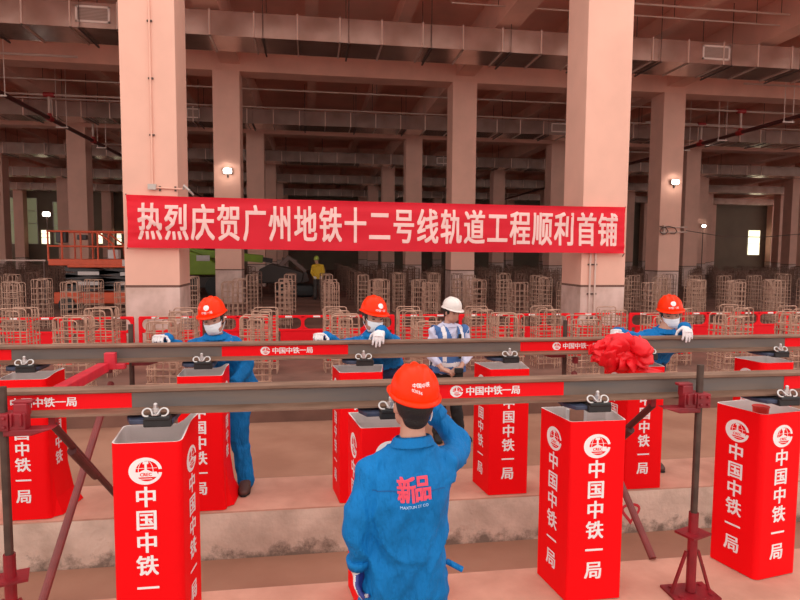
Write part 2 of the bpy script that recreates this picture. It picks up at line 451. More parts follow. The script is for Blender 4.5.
# bright openings in the far wall
kw = (YB-.02)/93.0
def far_window(name, x0, x1, z0, z1, m):
    mb = MB(); a = lambda x: x*kw; b = lambda z: CAM_H+(z-CAM_H)*kw
    mb.box2((a(x0), YB-.06, b(z0)), (a(x1), YB+.01, b(z1))); o = struct(mb.build(name, M[m]))
    f = MB(); w, h = a(x1)-a(x0), b(z1)-b(z0); t = .06
    for px in (a(x0), a(x1)): f.box((px, YB-.08, (b(z0)+b(z1))/2), (t, .08, h+t))
    for pz in (b(z0), b(z1), b(z0)+h*.45, b(z0)+h*.72): f.box(((a(x0)+a(x1))/2, YB-.08, pz), (w, .08, t))
    f.build('window_frame', M['lampbox'], o)
far_window('window_1', 73.6, 75.9, 2.2, 6.4, 'daywin')
far_window('window_2', -38.2, -37.0, 3.0, 5.0, 'daywin')
far_window('window_3', -30.6, -29.7, 3.1, 4.9, 'daywin')
far_window('window_4', -28.0, -27.3, 3.0, 5.0, 'daywin')
far_window('window_5', -42.5, -38.6, 3.0, 9.5, 'dimwin')
far_window('window_6', -36.5, -34.9, 3.0, 9.0, 'dimwin')

# ------------------------------------------------------------------ air ducts under the ceiling, one in each bay
DZ0, DZ1 = 8.0, 8.68
def duct(k):
    y0 = 18.0+GY*k; xa, xb = max(XL+1, -.75*y0-8), min(XR-2, 1.15*y0+8)
    where = ['duct nearest the red banner, behind the two tall front columns', 'duct second from the front', 'duct third from the front',
             'duct fourth from the front', 'duct fifth from the front, deep in the hall'][k]
    t = thing('air_duct', 'long galvanised rectangular air '+where, 'air duct', ((xa+xb)/2, y0, DZ0))
    mb = MB(); mb.box2((xa, y0, DZ0), (xb, y0+1.35, DZ1)); mb.build('duct_body', M['duct'], t, world=True)
    n = int((xb-xa)/1.22); r = random.Random(k)
    for i in range(min(n, 60)):
        x = xa+.4+i*1.22
        if not in_view(x, y0, 60): continue
        f = MB(); e = .035
        for a, b in (((x-.02, y0-e, DZ0-e), (x+.02, y0, DZ1+e)), ((x-.02, y0-e, DZ0-e), (x+.02, y0+1.35+e, DZ0)),
                     ((x-.02, y0+1.35, DZ0-e), (x+.02, y0+1.35+e, DZ1+e))): f.box2(a, b)
        fl = f.build('flange', M['flange'], t, world=True)
        if i % 2 == 0 and k < 3:
            h = MB()
            for yy in (y0-.07, y0+1.42): h.cyl((x+.25, yy, DZ0-.06), (x+.25, yy, ZC), .011, 6)
            h.box((x+.25, y0+.675, DZ0-.05), (.045, 1.6, .04)); h.build('hanger', M['rod'], t, world=True)
    gs = {0: [(-6.32, -5.43), (12.33, 13.28)], 1: [(12.1, 12.95), (-5.7, -5.1)], 2: [(8.6, 9.6)]}.get(k, [])
    for a, b in gs:
        g = MB(); zc, h = (DZ0+DZ1)/2+.02, .44
        g.box2((a, y0-.03, zc-h/2), (b, y0-.002, zc-h/2+.05)); g.box2((a, y0-.03, zc+h/2-.05), (b, y0-.002, zc+h/2))
        g.box2((a, y0-.03, zc-h/2), (a+.05, y0-.002, zc+h/2)); g.box2((b-.05, y0-.03, zc-h/2), (b, y0-.002, zc+h/2))
        go = g.build('grille', M['grille'], t, world=True)
        l = MB()
        for q in range(9): l.box(((a+b)/2, y0-.012, zc-h/2+.07+q*.0375), (b-a-.09, .014, .022), Matrix.Rotation(R(25), 3, 'X'))
        l.build('louvre', M['grilledark'], go, world=False) if False else l.build('louvre', M['grilledark'], t, world=True)
for k in range(5): duct(k)

# ------------------------------------------------------------------ sprinkler mains, conduits, lamps
def sprinkler(label, x, z, y0, y1, cup):
    t = thing('sprinkler_pipe', label, 'pipe', (x, y0, z))
    mb = MB(); mb.cyl((x, y0, z), (x, y1, z), .085, 12); mb.build('main_pipe', M['sprink'], t, world=True)
    for y in cup:
        mb = MB(); mb.cyl((x, y, z), (x, y, z+.95), .055, 10); r = mb.build('riser', M['conduit'], t, world=True)
        mb = MB(); mb.cyl((x, y-.17, z), (x, y+.17, z), .12, 12); mb.cyl((x, y, z), (x, y, z+.2), .085, 10)
        mb.cyl((x-.2, y, z+.95), (x+.2, y, z+.95), .10, 10); mb.build('coupling', M['coupling'], t, world=True)
        mb = MB(); mb.cyl((x-3, y, z+.95), (x+3, y, z+.95), .04, 8); mb.build('branch_pipe', M['conduit'], t, world=True)
        mb = MB(); yy = y+1.2
        for dx in (-.2, .2): mb.cyl((x+dx, yy, z-.13), (x+dx, yy, ZC-.02), .016, 6)
        mb.box((x, yy, z-.12), (.5, .05, .05)); mb.build('trapeze', M['grille'], t, world=True)
    return t
sprinkler('dark red sprinkler main with red couplings below the ducts at the right', 19.3, 7.5, 15, 66, (21.2, 25.2, 28.0, 36, 44))
sprinkler('dark red sprinkler main with red couplings below the ducts at the left', -10.6, 7.35, 15, 66, (21.7, 27.0, 32.0, 38.5))

def conduit(label, p, q, r=.022):
    t = thing('ceiling_conduit', label, 'conduit', p)
    mb = MB(); mb.cyl(p, q, r, 8); mb.build('tube', M['conduit'], t, world=True)
    n = 8
    for i in range(n):
        x = p[0]+(q[0]-p[0])*(i+.5)/n
        mb = MB(); mb.cyl((x, p[1], p[2]), (x, p[1], ZC-.01), .010, 6); mb.build('drop_rod', M['rod'], t, world=True)
conduit('pale conduit hung high above the front duct', (-12, 16.9, 9.22), (26, 16.9, 9.22), .03)
conduit('thinner pale conduit just behind the higher one above the front duct', (4, 17.3, 9.05), (26, 17.3, 9.05), .022)
conduit('pale conduit hung behind the second row of columns', (-20, 25.6, 8.55), (32, 25.6, 8.55), .03)
conduit('pale conduit hung below the second one behind the second column row', (-20, 27.4, 8.25), (32, 27.4, 8.25), .026)

t = thing('column_conduit', 'thin conduit running down the tall column left of the banner and elbowing right', 'conduit', (-2.84, 11.57, 3.05))
mb = MB(); mb.tube([(-2.83, 11.575, 8.5), (-2.845, 11.575, 3.13), (-2.82, 11.575, 3.06), (-2.3, 11.575, 3.04)], .016, 8); mb.build('tube', M['beam'], t, world=True)
mb = MB()
for z in (4.0, 5.0, 6.0, 7.0): mb.box((-2.835, 11.585, z), (.09, .03, .03))
for x in (-2.72, -2.45): mb.box((x, 11.585, 3.045), (.03, .03, .09))
mb.build('clip', M['rod'], t, world=True)
mb = MB(); mb.box((-2.85, 11.565, 3.07), (.14, .06, .1)); mb.build('junction_box', M['lampbox'], t, world=True)
mb = MB(); mb.tube([(-2.3, 11.55, 3.04), (-2.28, 11.5, 3.1), (-2.2, 11.5, 3.02), (-2.15, 11.62, 2.95)], .022, 8); mb.build('bracket', M['lampbox'], t, world=True)
t = thing('column_conduit', 'pair of thin conduits down the lower face of the tall right column', 'conduit', (5.70, 11.57, 0))
mb = MB()
for x in (5.64, 5.75): mb.cyl((x, 11.572, .1), (x, 11.572, 2.2), .02, 8)
mb.build('tube', M['conduit'], t, world=True)
mb = MB()
for z in (.6, 1.1, 1.7): mb.box((5.695, 11.585, z), (.2, .02, .03))
mb.build('clip', M['rod'], t, world=True)

def flood(label, x, y, z, s=.55, arm=False):
    t = thing('flood_lamp', label, 'lamp', (x, y, z))
    if arm: am = MB(); am.cyl((0, .1, 0), (0, .1, -z), .03, 8); am.build('mast', M['rod'], t)
    mb = MB(); mb.box((0, .06, 0), (.60*s, .08, .40*s)); mb.build('housing', M['lampbox'], t, bevel=.02)
    mb = MB(); mb.loft([((0, .02, 0), (1, 0, 0), (0, 0, 1), .28*s, .18*s), ((0, -.04, 0), (1, 0, 0), (0, 0, 1), .25*s, .15*s)], 20, 3); mb.build('lens', M['lamp'], t, smooth=True)
    mb = MB(); mb.bar((0, .09, -.1), (0, .12, -.42*s), .06); mb.build('bracket', M['rod'], t)
    l = bpy.data.lights.new('flood_light', 'SPOT'); l.energy = 9; l.spot_size = R(140); l.color = (1, .92, .8); l.shadow_soft_size = .15
    lo = bpy.data.objects.new('flood_light', l); COL.objects.link(lo); lo.parent = t; lo.location = (0, -.1, 0); lo.rotation_euler = (R(70), 0, 0)
flood('glowing flood lamp on the second-row column just left of centre, above the banner', -3.03, 23.05, 4.9)
flood('glowing flood lamp on the second-row column right of the banner', 14.85, 23.05, 4.93)
flood('glowing round lamp behind the orange lift at the far left', -14.4, 35.75, 3.95, .7, True)
flood('small glowing lamp far back in the right aisle beside the columns', 32.35, 46.0, 4.42, .6, True)

t = thing('cable_bracket', 'bracket with cable loops on the second-row column right of the banner, below its lamp', 'bracket', (14.75, 23.05, 3.0))
mb = MB()
for z in (2.86, 3.06): mb.cyl((14.25, 23.05, z), (15.45, 23.05, z+.03), .025, 8)
mb.box((14.45, 23.12, 2.96), (.08, .12, .4)); mb.build('bracket_bar', M['conduit'], t, world=True)
mb = MB(); mb.tube([(14.2+.55*math.sin(.9*i)*.5+.05*i, 23.02-.01*i, 2.95+.16*math.cos(.9*i)) for i in range(12)], .02, 6)
mb.tube([(15.4, 23.05, 2.95), (17, 23.05, 2.74), (19, 23.05, 2.72), (22, 23.05, 2.98)], .015, 6); mb.build('cable', M['rod'], t, world=True)
# ------------------------------------------------------------------ rails
ZR, RH = 1.2255, .130
YF, YR = 3.067, 4.531                         # rail centre lines
prof = [(-.060, 0), (.060, 0), (.060, .010), (.026, .020), (.0080, .026), (.0080, .098), (.030, .104), (.035, .108), (.035, .122), (.027, .130),
        (-.027, .130), (-.035, .122), (-.035, .108), (-.030, .104), (-.0080, .098), (-.0080, .026), (-.026, .020), (-.060, .010)]
def rail(label, y, stickers):
    mb = MB(); xa, xb = -7.0, 9.0; n = len(prof)
    for i in range(n):
        a, b = prof[i], prof[(i+1) % n]
        web = i in (4, 14)
        mb.m(1 if web else 0)
        mb.add([(xa, y+a[0], ZR-RH+a[1]), (xb, y+a[0], ZR-RH+a[1]), (xb, y+b[0], ZR-RH+b[1]), (xa, y+b[0], ZR-RH+b[1])], [(0, 1, 2, 3)])
    mb.m(0)
    for x in (xa, xb): mb.add([(x, y+p[0], ZR-RH+p[1]) for p in prof], [tuple(range(n))])
    o = mb.build('steel_rail', [M['rust'], M['web']])
    tag(o, label, 'rail')
    for x0, x1, tc in stickers:
        ys = y-.0080-.0015
        s = MB(); s.box2((x0, ys, ZR-RH+.025), (x1, ys+.0012, ZR-RH+.099)); st = s.build('sticker', M['sticker'], o)
        l = MB(); h = .046; z = ZR-RH+.062; yy = ys-.001
        put_emblem(l, (tc-.19, yy, z), (1, 0, 0), (0, 0, 1), .070, .062)
        l2 = MB()
        for i, ch in enumerate('中国中铁一局'): put_glyph(l2, ch, (tc-.115+i*.0505, yy, z), (1, 0, 0), (0, 0, 1), .0445, h)
        l.build('emblem', [M['white'], M['sticker']], st, fix=False); l2.build('lettering', M['white'], st, fix=False)
rail('front steel rail, crossing the whole picture behind the worker seen from the back', YF,
     [(-1.92, -.873, -1.285), (.50, 1.359, .95), (2.70, 3.9, 3.3)])
rail('rear steel rail that the masked workers in blue lean over', YR,
     [(-3.6, -2.083, -2.8), (-.653, .275, -.150), (1.638, 2.62, 2.13), (3.98, 5.2, 4.6)])

# ------------------------------------------------------------------ red pedestals
def sheet(mb, path, z0, z1f, flare=None):
    """upright sheet along a path with its own top height per point; two-sided thickness"""
    n = len(path); t = .006; ctr = Vector((sum(p[0] for p in path)/n, sum(p[1] for p in path)/n))
    out, inn = [], []
    for i, (x, y) in enumerate(path):
        d = (ctr-Vector((x, y))).normalized()*t*1.4
        fx, fy = (flare(x, y) if flare else (0, 0))
        zt = z1f(i)
        out.append([(x+fx, y+fy, z0), (x+fx*.35, y+fy*.35, z0+.12), (x, y, z0+.32), (x, y, zt)])
        inn.append([(x+d.x+fx, y+d.y+fy, z0), (x+d.x+fx*.35, y+d.y+fy*.35, z0+.12), (x+d.x, y+d.y, z0+.32), (x+d.x, y+d.y, zt)])
    for i in range(n):
        j = (i+1) % n
        for k in range(3):
            mb.m(0); mb.add([out[i][k], out[j][k], out[j][k+1], out[i][k+1]], [(0, 1, 2, 3)])
            if k < 2: continue
            mb.m(1); mb.add([inn[i][k], inn[j][k], inn[j][k+1], inn[i][k+1]], [(3, 2, 1, 0)])
        mb.m(1); mb.add([out[i][3], out[j][3], inn[j][3], inn[i][3]], [(0, 1, 2, 3)])
def rect_path(w, d, r, m=6):
    p = []
    for cx, cy, a0 in ((w/2-r, -d/2+r, -90), (w/2-r, d/2-r, 0), (-w/2+r, d/2-r, 90), (-w/2+r, -d/2+r, 180)):
        for i in range(m+1):
            a = R(a0+90*i/m); p.append((cx+r*math.cos(a), cy+r*math.sin(a)))
    q = []
    for i, a in enumerate(p):                                     # extra points along the flat sides
        b = p[(i+1) % len(p)]; q.append(a); L = math.hypot(b[0]-a[0], b[1]-a[1])
        if L > .1: q += [(a[0]+(b[0]-a[0])*k/8, a[1]+(b[1]-a[1])*k/8) for k in range(1, 8)]
    return q
def pedestal(label, x, y, ztop, rz=0, r=.012, faces='FL', curl=None, flare=None, slot=False, wd=.045):
    t = thing('red_pedestal', label, 'pedestal', (x, y, 0), R(rz), 'red pedestals under the rails')
    w = d = .315; path = rect_path(w, d, r)
    path = [(px*(1+2*wd/w*(py/d+.5)), py) for px, py in path]          # the sheet box opens a little towards the back
    def top(i):
        px, py = path[i]; z = ztop
        if curl and px > .10:
            k = min(1, max(0, (py+.1575)/.20)); z += curl*k*k*(3-2*k)*min(1, (px-.10)/.04)
        return z
    mb = MB(); sheet(mb, path, .004, top, flare); sh = mb.build('box_shell', [M['red'], M['lining']], t, fix=False)
    mb = MB(); mb.box((0, 0, ztop-.21), (w-.03, d-.03, .01)); mb.build('inner_tray', M['lining'], t)
    if slot:
        mb = MB(); mb.box((.01, d/2-.020, ztop-.105), (.085, .012, .19)); mb.build('slot_panel', M['strip'], t)  # brown panel standing in for the open slot in the back board
        for sx in (-.045, .062):
            mb = MB(); mb.box((sx, d/2-.021, ztop-.105), (.018, .014, .19)); mb.build('edge_strip', M['white'], t)
    ew, eh = .152, .132; cz = ztop-.137; tz = ztop-.265; pitch = .1125; cw, chh = .090, .096
    for fc in faces:
        if fc == 'F': c0, rt = Vector((0, -d/2-.0015, 0)), Vector((1, 0, 0))
        elif fc == 'L': c0, rt = Vector((-w/2-wd/2-.0018, 0, 0)), Vector((wd, -d, 0)).normalized()
        else: c0, rt = Vector((w/2+wd/2+.0018, 0, 0)), Vector((wd, d, 0)).normalized()
        up = Vector((0, 0, 1)); off = rt*(-.005 if fc == 'F' else .0)
        mb = MB(); put_emblem(mb, c0+off+up*cz, rt, up, ew, eh); mb.build('emblem', [M['white'], M['red']], t, fix=False)
        mb = MB()
        for i, ch in enumerate('中国中铁一局'): put_glyph(mb, ch, c0+off+up*(tz-i*pitch), rt, up, cw, chh)
        mb.build('lettering', M['white'], t, fix=False)
    return t
def fl_right(x, y): k = max(0, x/.1575); return (.055*k**3*(1 if y > -.10 else .25), .05*k**3 if y > .05 else 0)
pedestal('red pedestal at the lower left, its open top full of bolts, nearest the camera', -.775, 3.075, .985, 0, .03, 'FR', curl=.055, wd=.032)
pedestal('red pedestal partly hidden behind the worker seen from the back', .402, 3.135, 1.0, 0, faces='FL')
pedestal('red pedestal right of the back-view worker, open top with a brown slot inside', 1.518, 3.115, 1.0, 0, faces='FL', slot=True)
pedestal('red pedestal at the lower right, turned corner towards the camera', 2.672, 3.195, .985, 10, .03, 'FL', wd=.03)
ZT = 1.0
pedestal('red pedestal at the far left behind the leaning red cross beam', -1.985, 4.575, ZT, 0, .03, 'FR', curl=.02, flare=fl_right, wd=.02)
pedestal('red pedestal in front of the leftmost masked worker', -.795, 4.565, ZT, 0, .02, 'FR', curl=.03, flare=fl_right, wd=.012)
pedestal('red pedestal below the middle masked worker', .365, 4.575, ZT, 0, faces='FL')
pedestal('red pedestal below the right sleeve of the man in the white helmet', 1.523, 4.575, ZT, 0, faces='FL')
pedestal('red pedestal beneath the red fabric bow', 2.645, 4.545, ZT, 0, faces='FL')
pedestal('red pedestal at the far right behind the rusty front rail', 3.87, 4.60, ZT, 3, .05, faces='FL')
# things lying in the open tops
def bolt(label, x, y, z, rz):
    t = thing('loose_bolt', label, 'bolt', (x, y, z), R(rz))
    mb = MB(); mb.cyl((0, 0, .012), (.10, 0, .012), .009, 10); mb.build('shank', M['black'], t)
    mb = MB(); mb.cyl((.10, 0, .012), (.118, 0, .012), .018, 6); mb.build('head', M['black'], t)
ZI = .985-.205
bolt('black bolt lying at the left in the open top of the lower left pedestal', -.83, 3.0, ZI, 12)
bolt('black bolt lying at the right in the open top of the lower left pedestal', -.70, 3.03, ZI, 80)
for i, (dx, lab) in enumerate(((-.06, 'left'), (.07, 'right'))):
    bolt('black bolt at the %s in the open top of the lower right pedestal' % lab, 2.70+dx*1.4, 3.13, ZI, 40+70*i)
t = thing('red_cup', 'small red cup inside the lower right pedestal', 'cup', (2.67, 3.19, .805))
mb = MB(); mb.tube([(0, 0, 0), (0, 0, .10), (0, 0, .18)], [.032, .04, .045], 18); mb.build('cup_body', M['boltred'], t, smooth=False)
mb = MB(); mb.tube([Vector((math.cos(a), math.sin(a), 0))*.045+V(0, 0, .18) for a in [2*math.pi*i/18 for i in range(18)]], .004, 6, closed=True); mb.build('rim', M['boltred'], t)

# ------------------------------------------------------------------ rail fasteners
def fastener_proto():
    t = thing('rail_fastener', 'x', 'rail fastener', (0, 0, 0), 0, 'rail fasteners over the pedestals')
    zb = 0.0                                                     # underside of the rail foot
    mb = MB(); mb.prism([(-.135, -.02), (-.10, -.10), (.10, -.10), (.10, .14), (-.10, .14), (-.135, .06)], (0, 0, -.034), (1, 0, 0), (0, 1, 0), (0, 0, 1), .022); mb.build('pad', M['navypad'], t, bevel=.004)
    mb = MB(); mb.box((.03, 0, -.026), (.13, .235, .040)); mb.box((.03, -.10, -.003), (.12, .045, .022)); mb.box((.03, .10, -.003), (.12, .045, .022))
    mb.build('base_plate', M['black'], t, bevel=.006)
    for s in (-1, 1):
        y = s*.100
        mb = MB(); mb.cyl((.02, y, 0), (.02, y, .062), .010, 12); mb.ball((.02, y, .062), (.010, .010, .008))
        mb.cyl((.02, y, .012), (.02, y, .020), .022, 16); mb.cyl((.02, y, .026), (.02, y, .044), .0175, 6)
        mb.build('bolt', M['zinc'], t)
        for k in (-1, 1):
            pts = [V(.02+k*(.008), y+s*.02, .012)]
            for i in range(13):
                a = R(170-i*285/12); pts.append(V(.02+k*(.038+.021*math.cos(a)), y+s*.004-s*.010*math.sin(a), .024+.017*math.sin(a)))
            mb = MB(); mb.tube(pts, .0052, 8); mb.build('spring_clip', M['zinc'], t, smooth=True)
    return t
fp = fastener_proto()
fl = [(-.76, YF, 'rail fastener on the lower left pedestal, under the front rail'),
      (.375, YF, 'rail fastener beside the helmet of the worker seen from the back'),
      (1.49, YF, 'rail fastener under the front rail, right of the back-view worker'),
      (2.62, YF, 'rail fastener on the lower right pedestal, under the front rail'),
      (-1.98, YR, 'rail fastener under the rear rail at the far left pedestal'),
      (-.80, YR, 'rail fastener under the rear rail below the leftmost masked worker'),
      (.365, YR, 'rail fastener under the rear rail below the middle masked worker'),
      (1.50, YR, 'rail fastener under the rear rail near the man in the white helmet'),
      (2.66, YR, 'rail fastener under the rear rail right of the red bow'),
      (3.84, YR, 'rail fastener under the rear rail at the far right')]
for i, (x, y, lab) in enumerate(fl):
    o = fp if i == 0 else dup(fp, (0, 0, 0))
    o.location = (x, y, ZR-RH-.002); o['label'] = lab

# ------------------------------------------------------------------ track support frames
def frame(label, x, side, xred, xdark, xbeam, ptop):
    """posts before and behind the rails, cross beam, clamps, two crossing braces; side: +1 clamp jaws to the left of the post"""
    t = thing('track_support_frame', label, 'support frame', (x, 3.8, 0))
    B = lambda mb, n, m, p=None, **k: mb.build(n, M[m], p or t, **k) if p is not None else mb.build(n, M[m], t, world=True, **k)
    xf = x
    for y, nm in ((2.945, 'front'), (4.70, 'rear')):
        x = xf if y < 4 else (xf if xf > 0 else -1.335)
        top = ptop if y < 4 else 1.345
        mb = MB(); mb.cyl((x, y, .36), (x, y, top), .0185, 14); po = mb.build('post', M['pipe_dark'], t, world=True)
        mb = MB(); mb.cyl((x, y, .02), (x, y, .47), .026, 14); sl = mb.build('jack_sleeve', M['redsteel'], t, world=True)
        mb = MB(); mb.box((x, y, .352), (.15, .12, .012), Matrix.Rotation(R(20), 3, 'Z')); mb.build('jack_collar', M['redsteel'], t, world=True)
        mb = MB(); mb.box((x, y, .008), (.26, .17, .014)); 
        for dx in (-.09, .09):
            for dy in (-.05, .05): mb.cyl((x+dx, y+dy, .012), (x+dx, y+dy, .026), .012, 6)
        mb.build('base_plate', M['redsteel'], t, world=True)
        for dx in (-1, 1):
            mb = MB(); mb.bar((x+dx*.035, y, .25), (x+dx*.115, y, .012), .014); mb.build('sleeve_stay', M['redsteel'], t, world=True)
        # clamp: a block on the post and jaws gripping the rail foot
        yr = YF if y < 4 else YR; s = -1 if y < 4 else 1
        mb = MB(); mb.box((x, y, 1.105), (.078, .09, .078)); 
        for dz in (-.02, .02):
            for dx in (-.022, .022): mb.cyl((x+dx, y+s*.04, 1.105+dz), (x+dx, y+s*.056, 1.105+dz), .008, 8)
        cl = mb.build('clamp_block', M['redsteel'], t, world=True, bevel=.008)
        jx = x-side*.072
        mb = MB()
        mb.box((jx, y+s*.005, 1.105), (.07, .06, .080)); mb.box((jx-side*.008, y-s*.004, 1.155), (.06, .05, .06)); 
        mb.box((jx-side*.015, y-s*.010, 1.190), (.085, .04, .015))
        mb.prism([(-.155, 0), (.06, 0), (.06, -.03), (-.06, -.03)], (x-side*.07, y+s*.035, 1.068), (side, 0, 0), (0, 0, 1), (0, -s, 0), .075)
        for q in range(2): mb.box((jx-.02+q*.04, y+s*.04, 1.115), (.010, .02, .06))
        mb.build('rail_clamp', M['redsteel'], t, world=True, bevel=.006)
    if xf < 0: mb = MB(); mb.bar((xbeam, 3.15, 1.072), (xbeam, 4.445, 1.072), .075, .062); mb.build('cross_beam', M['redbeam'], t, world=True, bevel=.006)
    if xf < 0: mb = MB(); mb.box((xbeam+.045, 4.45, 1.115), (.075, .05, .12)); mb.box((xbeam+.10, 4.455, 1.075), (.09, .05, .04)); mb.build('rail_clamp', M['redbeam'], t, world=True, bevel=.006)
    mb = MB(); mb.cyl((xred, 4.52, .94), (xred, 3.32, .01), .023, 12); mb.build('brace', M['oxide'], t, world=True)
    mb = MB(); mb.cyl((xdark, 3.135, 1.03), (xdark, 4.42, .0), .019, 12); mb.cyl((xdark, 3.36, .82), (xdark, 3.7, .555), .024, 12); mb.build('brace', M['maroon'], t, world=True)
    for y, xx in ((4.50, xred), (3.15, xdark)):
        mb = MB(); mb.box((xx, y, 1.045), (.03, .045, .05)); mb.build('brace_bracket', M['redsteel'], t, world=True)
frame('red and brown track support frame at the left edge, holding both rails', -1.402, -1, -1.43, -1.27, -1.45, 1.262)
frame('red and brown track support frame holding the rails right of the red bow', 2.088, 1, 2.09, 1.935, 2.16, 1.295)

# red spray loop on the concrete step belongs to the concrete: a thin painted mark
mb = MB(); pts = []
for i in range(25):
    a = 2*math.pi*i/24; pts.append((2.55+.055*math.sin(a)+.03*math.sin(2*a), 4.3835, -.20+.078*math.cos(a)))
mb.tube(pts, .012, 6)
mb.v = [V(q.x, 4.3835+(q.y-4.3835)*.12, q.z) for q in mb.v]
o = mb.build('spray_mark', M['spray']); tag(o, 'red spray-painted loop on the side of the concrete step', 'paint mark')

# ------------------------------------------------------------------ red fabric bow on the rear rail
t = thing('fabric_bow', 'big crumpled red fabric bow hanging on the rear rail', 'bow', (2.372, 4.33, 1.13))
mb = MB(); nu, nv = 110, 60; vs = []; fs = []
for i in range(nv+1):
    th = math.pi*i/nv
    for j in range(nu):
        ph = 2*math.pi*j/nu
        d = V(math.sin(th)*math.cos(ph), math.sin(th)*math.sin(ph), math.cos(th))
        q = d*2.1+V(3.1, 1.7, 9.2)
        w = noise.noise(q)*.5
        rdg = 1-2*abs(noise.noise(d*2.6+V(w, -w, w)*1.2+V(5, 1, 3)))
        rd2 = 1-2*abs(noise.noise(d*6.0+V(w, w, -w)*2+V(1, 8, 3)))
        k = .86+.20*rdg+.085*rd2
        vs.append(V(d.x*.208*k, d.y*.125*k, d.z*.135*k))
for i in range(nv):
    for j in range(nu): fs.append((i*nu+j, (i+1)*nu+j, (i+1)*nu+(j+1) % nu, i*nu+(j+1) % nu))
mb.add(vs, fs); mb.build('rosette', M['bow'], t, smooth=True)
rb = random.Random(5)
for k in range(11):
    ph = 2*math.pi*k/11+rb.uniform(-.2, .2); rr = rb.uniform(.55, .85)
    c = V(math.cos(ph)*.19*rr, -.075-.05*rb.random(), math.sin(ph)*.125*rr)
    ax = V(math.cos(ph), 0, math.sin(ph)); sd = V(-math.sin(ph), .5, math.cos(ph)).normalized()
    mb = MB(); vs = []; fs = []; n = 14; wv = 6
    for i in range(n+1):
        a = R(-30+240*i/n)
        for j in range(wv+1):
            u = j/wv-.5
            r1 = .058*(1+.25*noise.noise(V(i*.4, j*.5, k)))
            vs.append(c+ax*(math.cos(a)*r1)+V(0, -1, 0)*(math.sin(a)*r1*.8)+sd*u*(.12+.03*math.sin(a))+V(0, 0, .012*noise.noise(V(i*.7, j*1.1, k*3))))
    for i in range(n):
        for j in range(wv): fs.append((i*(wv+1)+j, (i+1)*(wv+1)+j, (i+1)*(wv+1)+j+1, i*(wv+1)+j+1))
    mb.add(vs, fs); lo = mb.build('ribbon_loop', M['bow'], t, smooth=True)
    sol = lo.modifiers.new('s', 'SOLIDIFY'); sol.thickness = .004
def ribbon(name, pts, w, parent, seed=0):
    mb = MB(); vs = []; fs = []; n = len(pts); wv = 6
    for i, (p, u) in enumerate(pts):
        for j in range(wv+1):
            s = j/wv-.5; q = Vector(p)+Vector(u)*s*w
            q += V(0, -1, 0)*.014*noise.noise(V(i*.8, j*.9, seed)*1.3)
            vs.append(q)
    for i in range(n-1):
        for j in range(wv): fs.append((i*(wv+1)+j, (i+1)*(wv+1)+j, (i+1)*(wv+1)+j+1, i*(wv+1)+j+1))
    mb.add(vs, fs); o = mb.build(name, M['bow'], parent, smooth=True)
    sol = o.modifiers.new('s', 'SOLIDIFY'); sol.thickness = .004; return o
# local coordinates (rail head front face is at y = +.18)
ribbon('ribbon_tail', [((-.16-.036*i, .12+.004*i, .01-.006*i), (0, 0, 1)) for i in range(2)], .08, t, 1)
ribbon('ribbon_tail', [((-.12-.035*i, .09, -.055-.004*i), (.1, 0, 1)) for i in range(3)], .05, t, 2)
ribbon('ribbon_tail', [((.10+.05*i, -.09-.01*i, -.10-.012*i), (0, .5, .7)) for i in range(5)], .06, t, 3)
# ------------------------------------------------------------------ banner
YBN = 11.5
t = thing('red_banner', 'long red slogan banner with pale Chinese characters strung across the two tall front columns', 'banner', (1.5, YBN, 2.4))
def ban(u, v):
    """u 0..1 along, v 0..1 up -> point on the cloth"""
    x = -3.28+9.60*u; z0, z1 = 1.975-.035*u, 2.905-.045*u
    sag = .02*math.sin(math.pi*u)
    fold = .030*noise.noise(V(u*5, v*2.2, 3))+.012*noise.noise(V(u*16, v*5, 1))
    e = max(0, 1-min(u, 1-u)*9); fold += .03*e*noise.noise(V(u*30+v*10, v*9-u*20, 8))
    top = max(0, (v-.80)/.2); fold += .018*math.sin(top*math.pi)
    return V(x+.03*e*(.5-abs(v-.5))*(1 if u < .5 else -1), YBN+.035-.05*math.sin(math.pi*u)*.6+fold*.9-.06, z0+(z1-z0)*v-sag*(1-v*.5)+.02*e*(v-.5))
mb = MB(); nu, nv = 150, 22
mb.add([ban(i/nu, j/nv) for i in range(nu+1) for j in range(nv+1)], [(i*(nv+1)+j, (i+1)*(nv+1)+j, (i+1)*(nv+1)+j+1, i*(nv+1)+j+1) for i in range(nu) for j in range(nv)])
mb.build('banner_cloth', M['banner'], t, smooth=True, world=True)
mb = MB(); txt = '热烈庆贺广州地铁十二号线轨道工程顺利首铺'
for i, ch in enumerate(txt):
    xc = -2.885+(5.945+2.885)*i/(len(txt)-1); s = MB()
    put_glyph(s, ch, (xc, 0, 0), (1, 0, 0), (0, 0, 1), .375, .64, .024)
    # cut the strokes finely so that they follow the cloth
    bmx = bmesh.new(); mm = s.mesh('t', M['bannertext']); bmx.from_mesh(mm)
    bmesh.ops.triangulate(bmx, faces=bmx.faces); 
    for _ in range(2): bmesh.ops.subdivide_edges(bmx, edges=[e for e in bmx.edges if e.calc_length() > .09], cuts=1, use_grid_fill=False); bmesh.ops.triangulate(bmx, faces=[f for f in bmx.faces if len(f.verts) > 3])
    vs = []
    for v in bmx.verts:
        u = (v.co.x+3.28)/9.60; zc = 2.45-.04*u; zz = zc+v.co.z-.02; z0, z1 = 1.975-.035*u, 2.905-.045*u
        q = ban(u, (zz-z0)/(z1-z0)); vs.append(V(v.co.x, q.y-.006-abs(v.co.y)*4, zz))
    bmx.verts.index_update(); fs = [[v.index for v in f.verts] for f in bmx.faces]
    mb.add(vs, fs); bmx.free(); bpy.data.meshes.remove(mm)
mb.build('lettering', M['bannertext'], t, world=True, fix=False)
mb = MB()
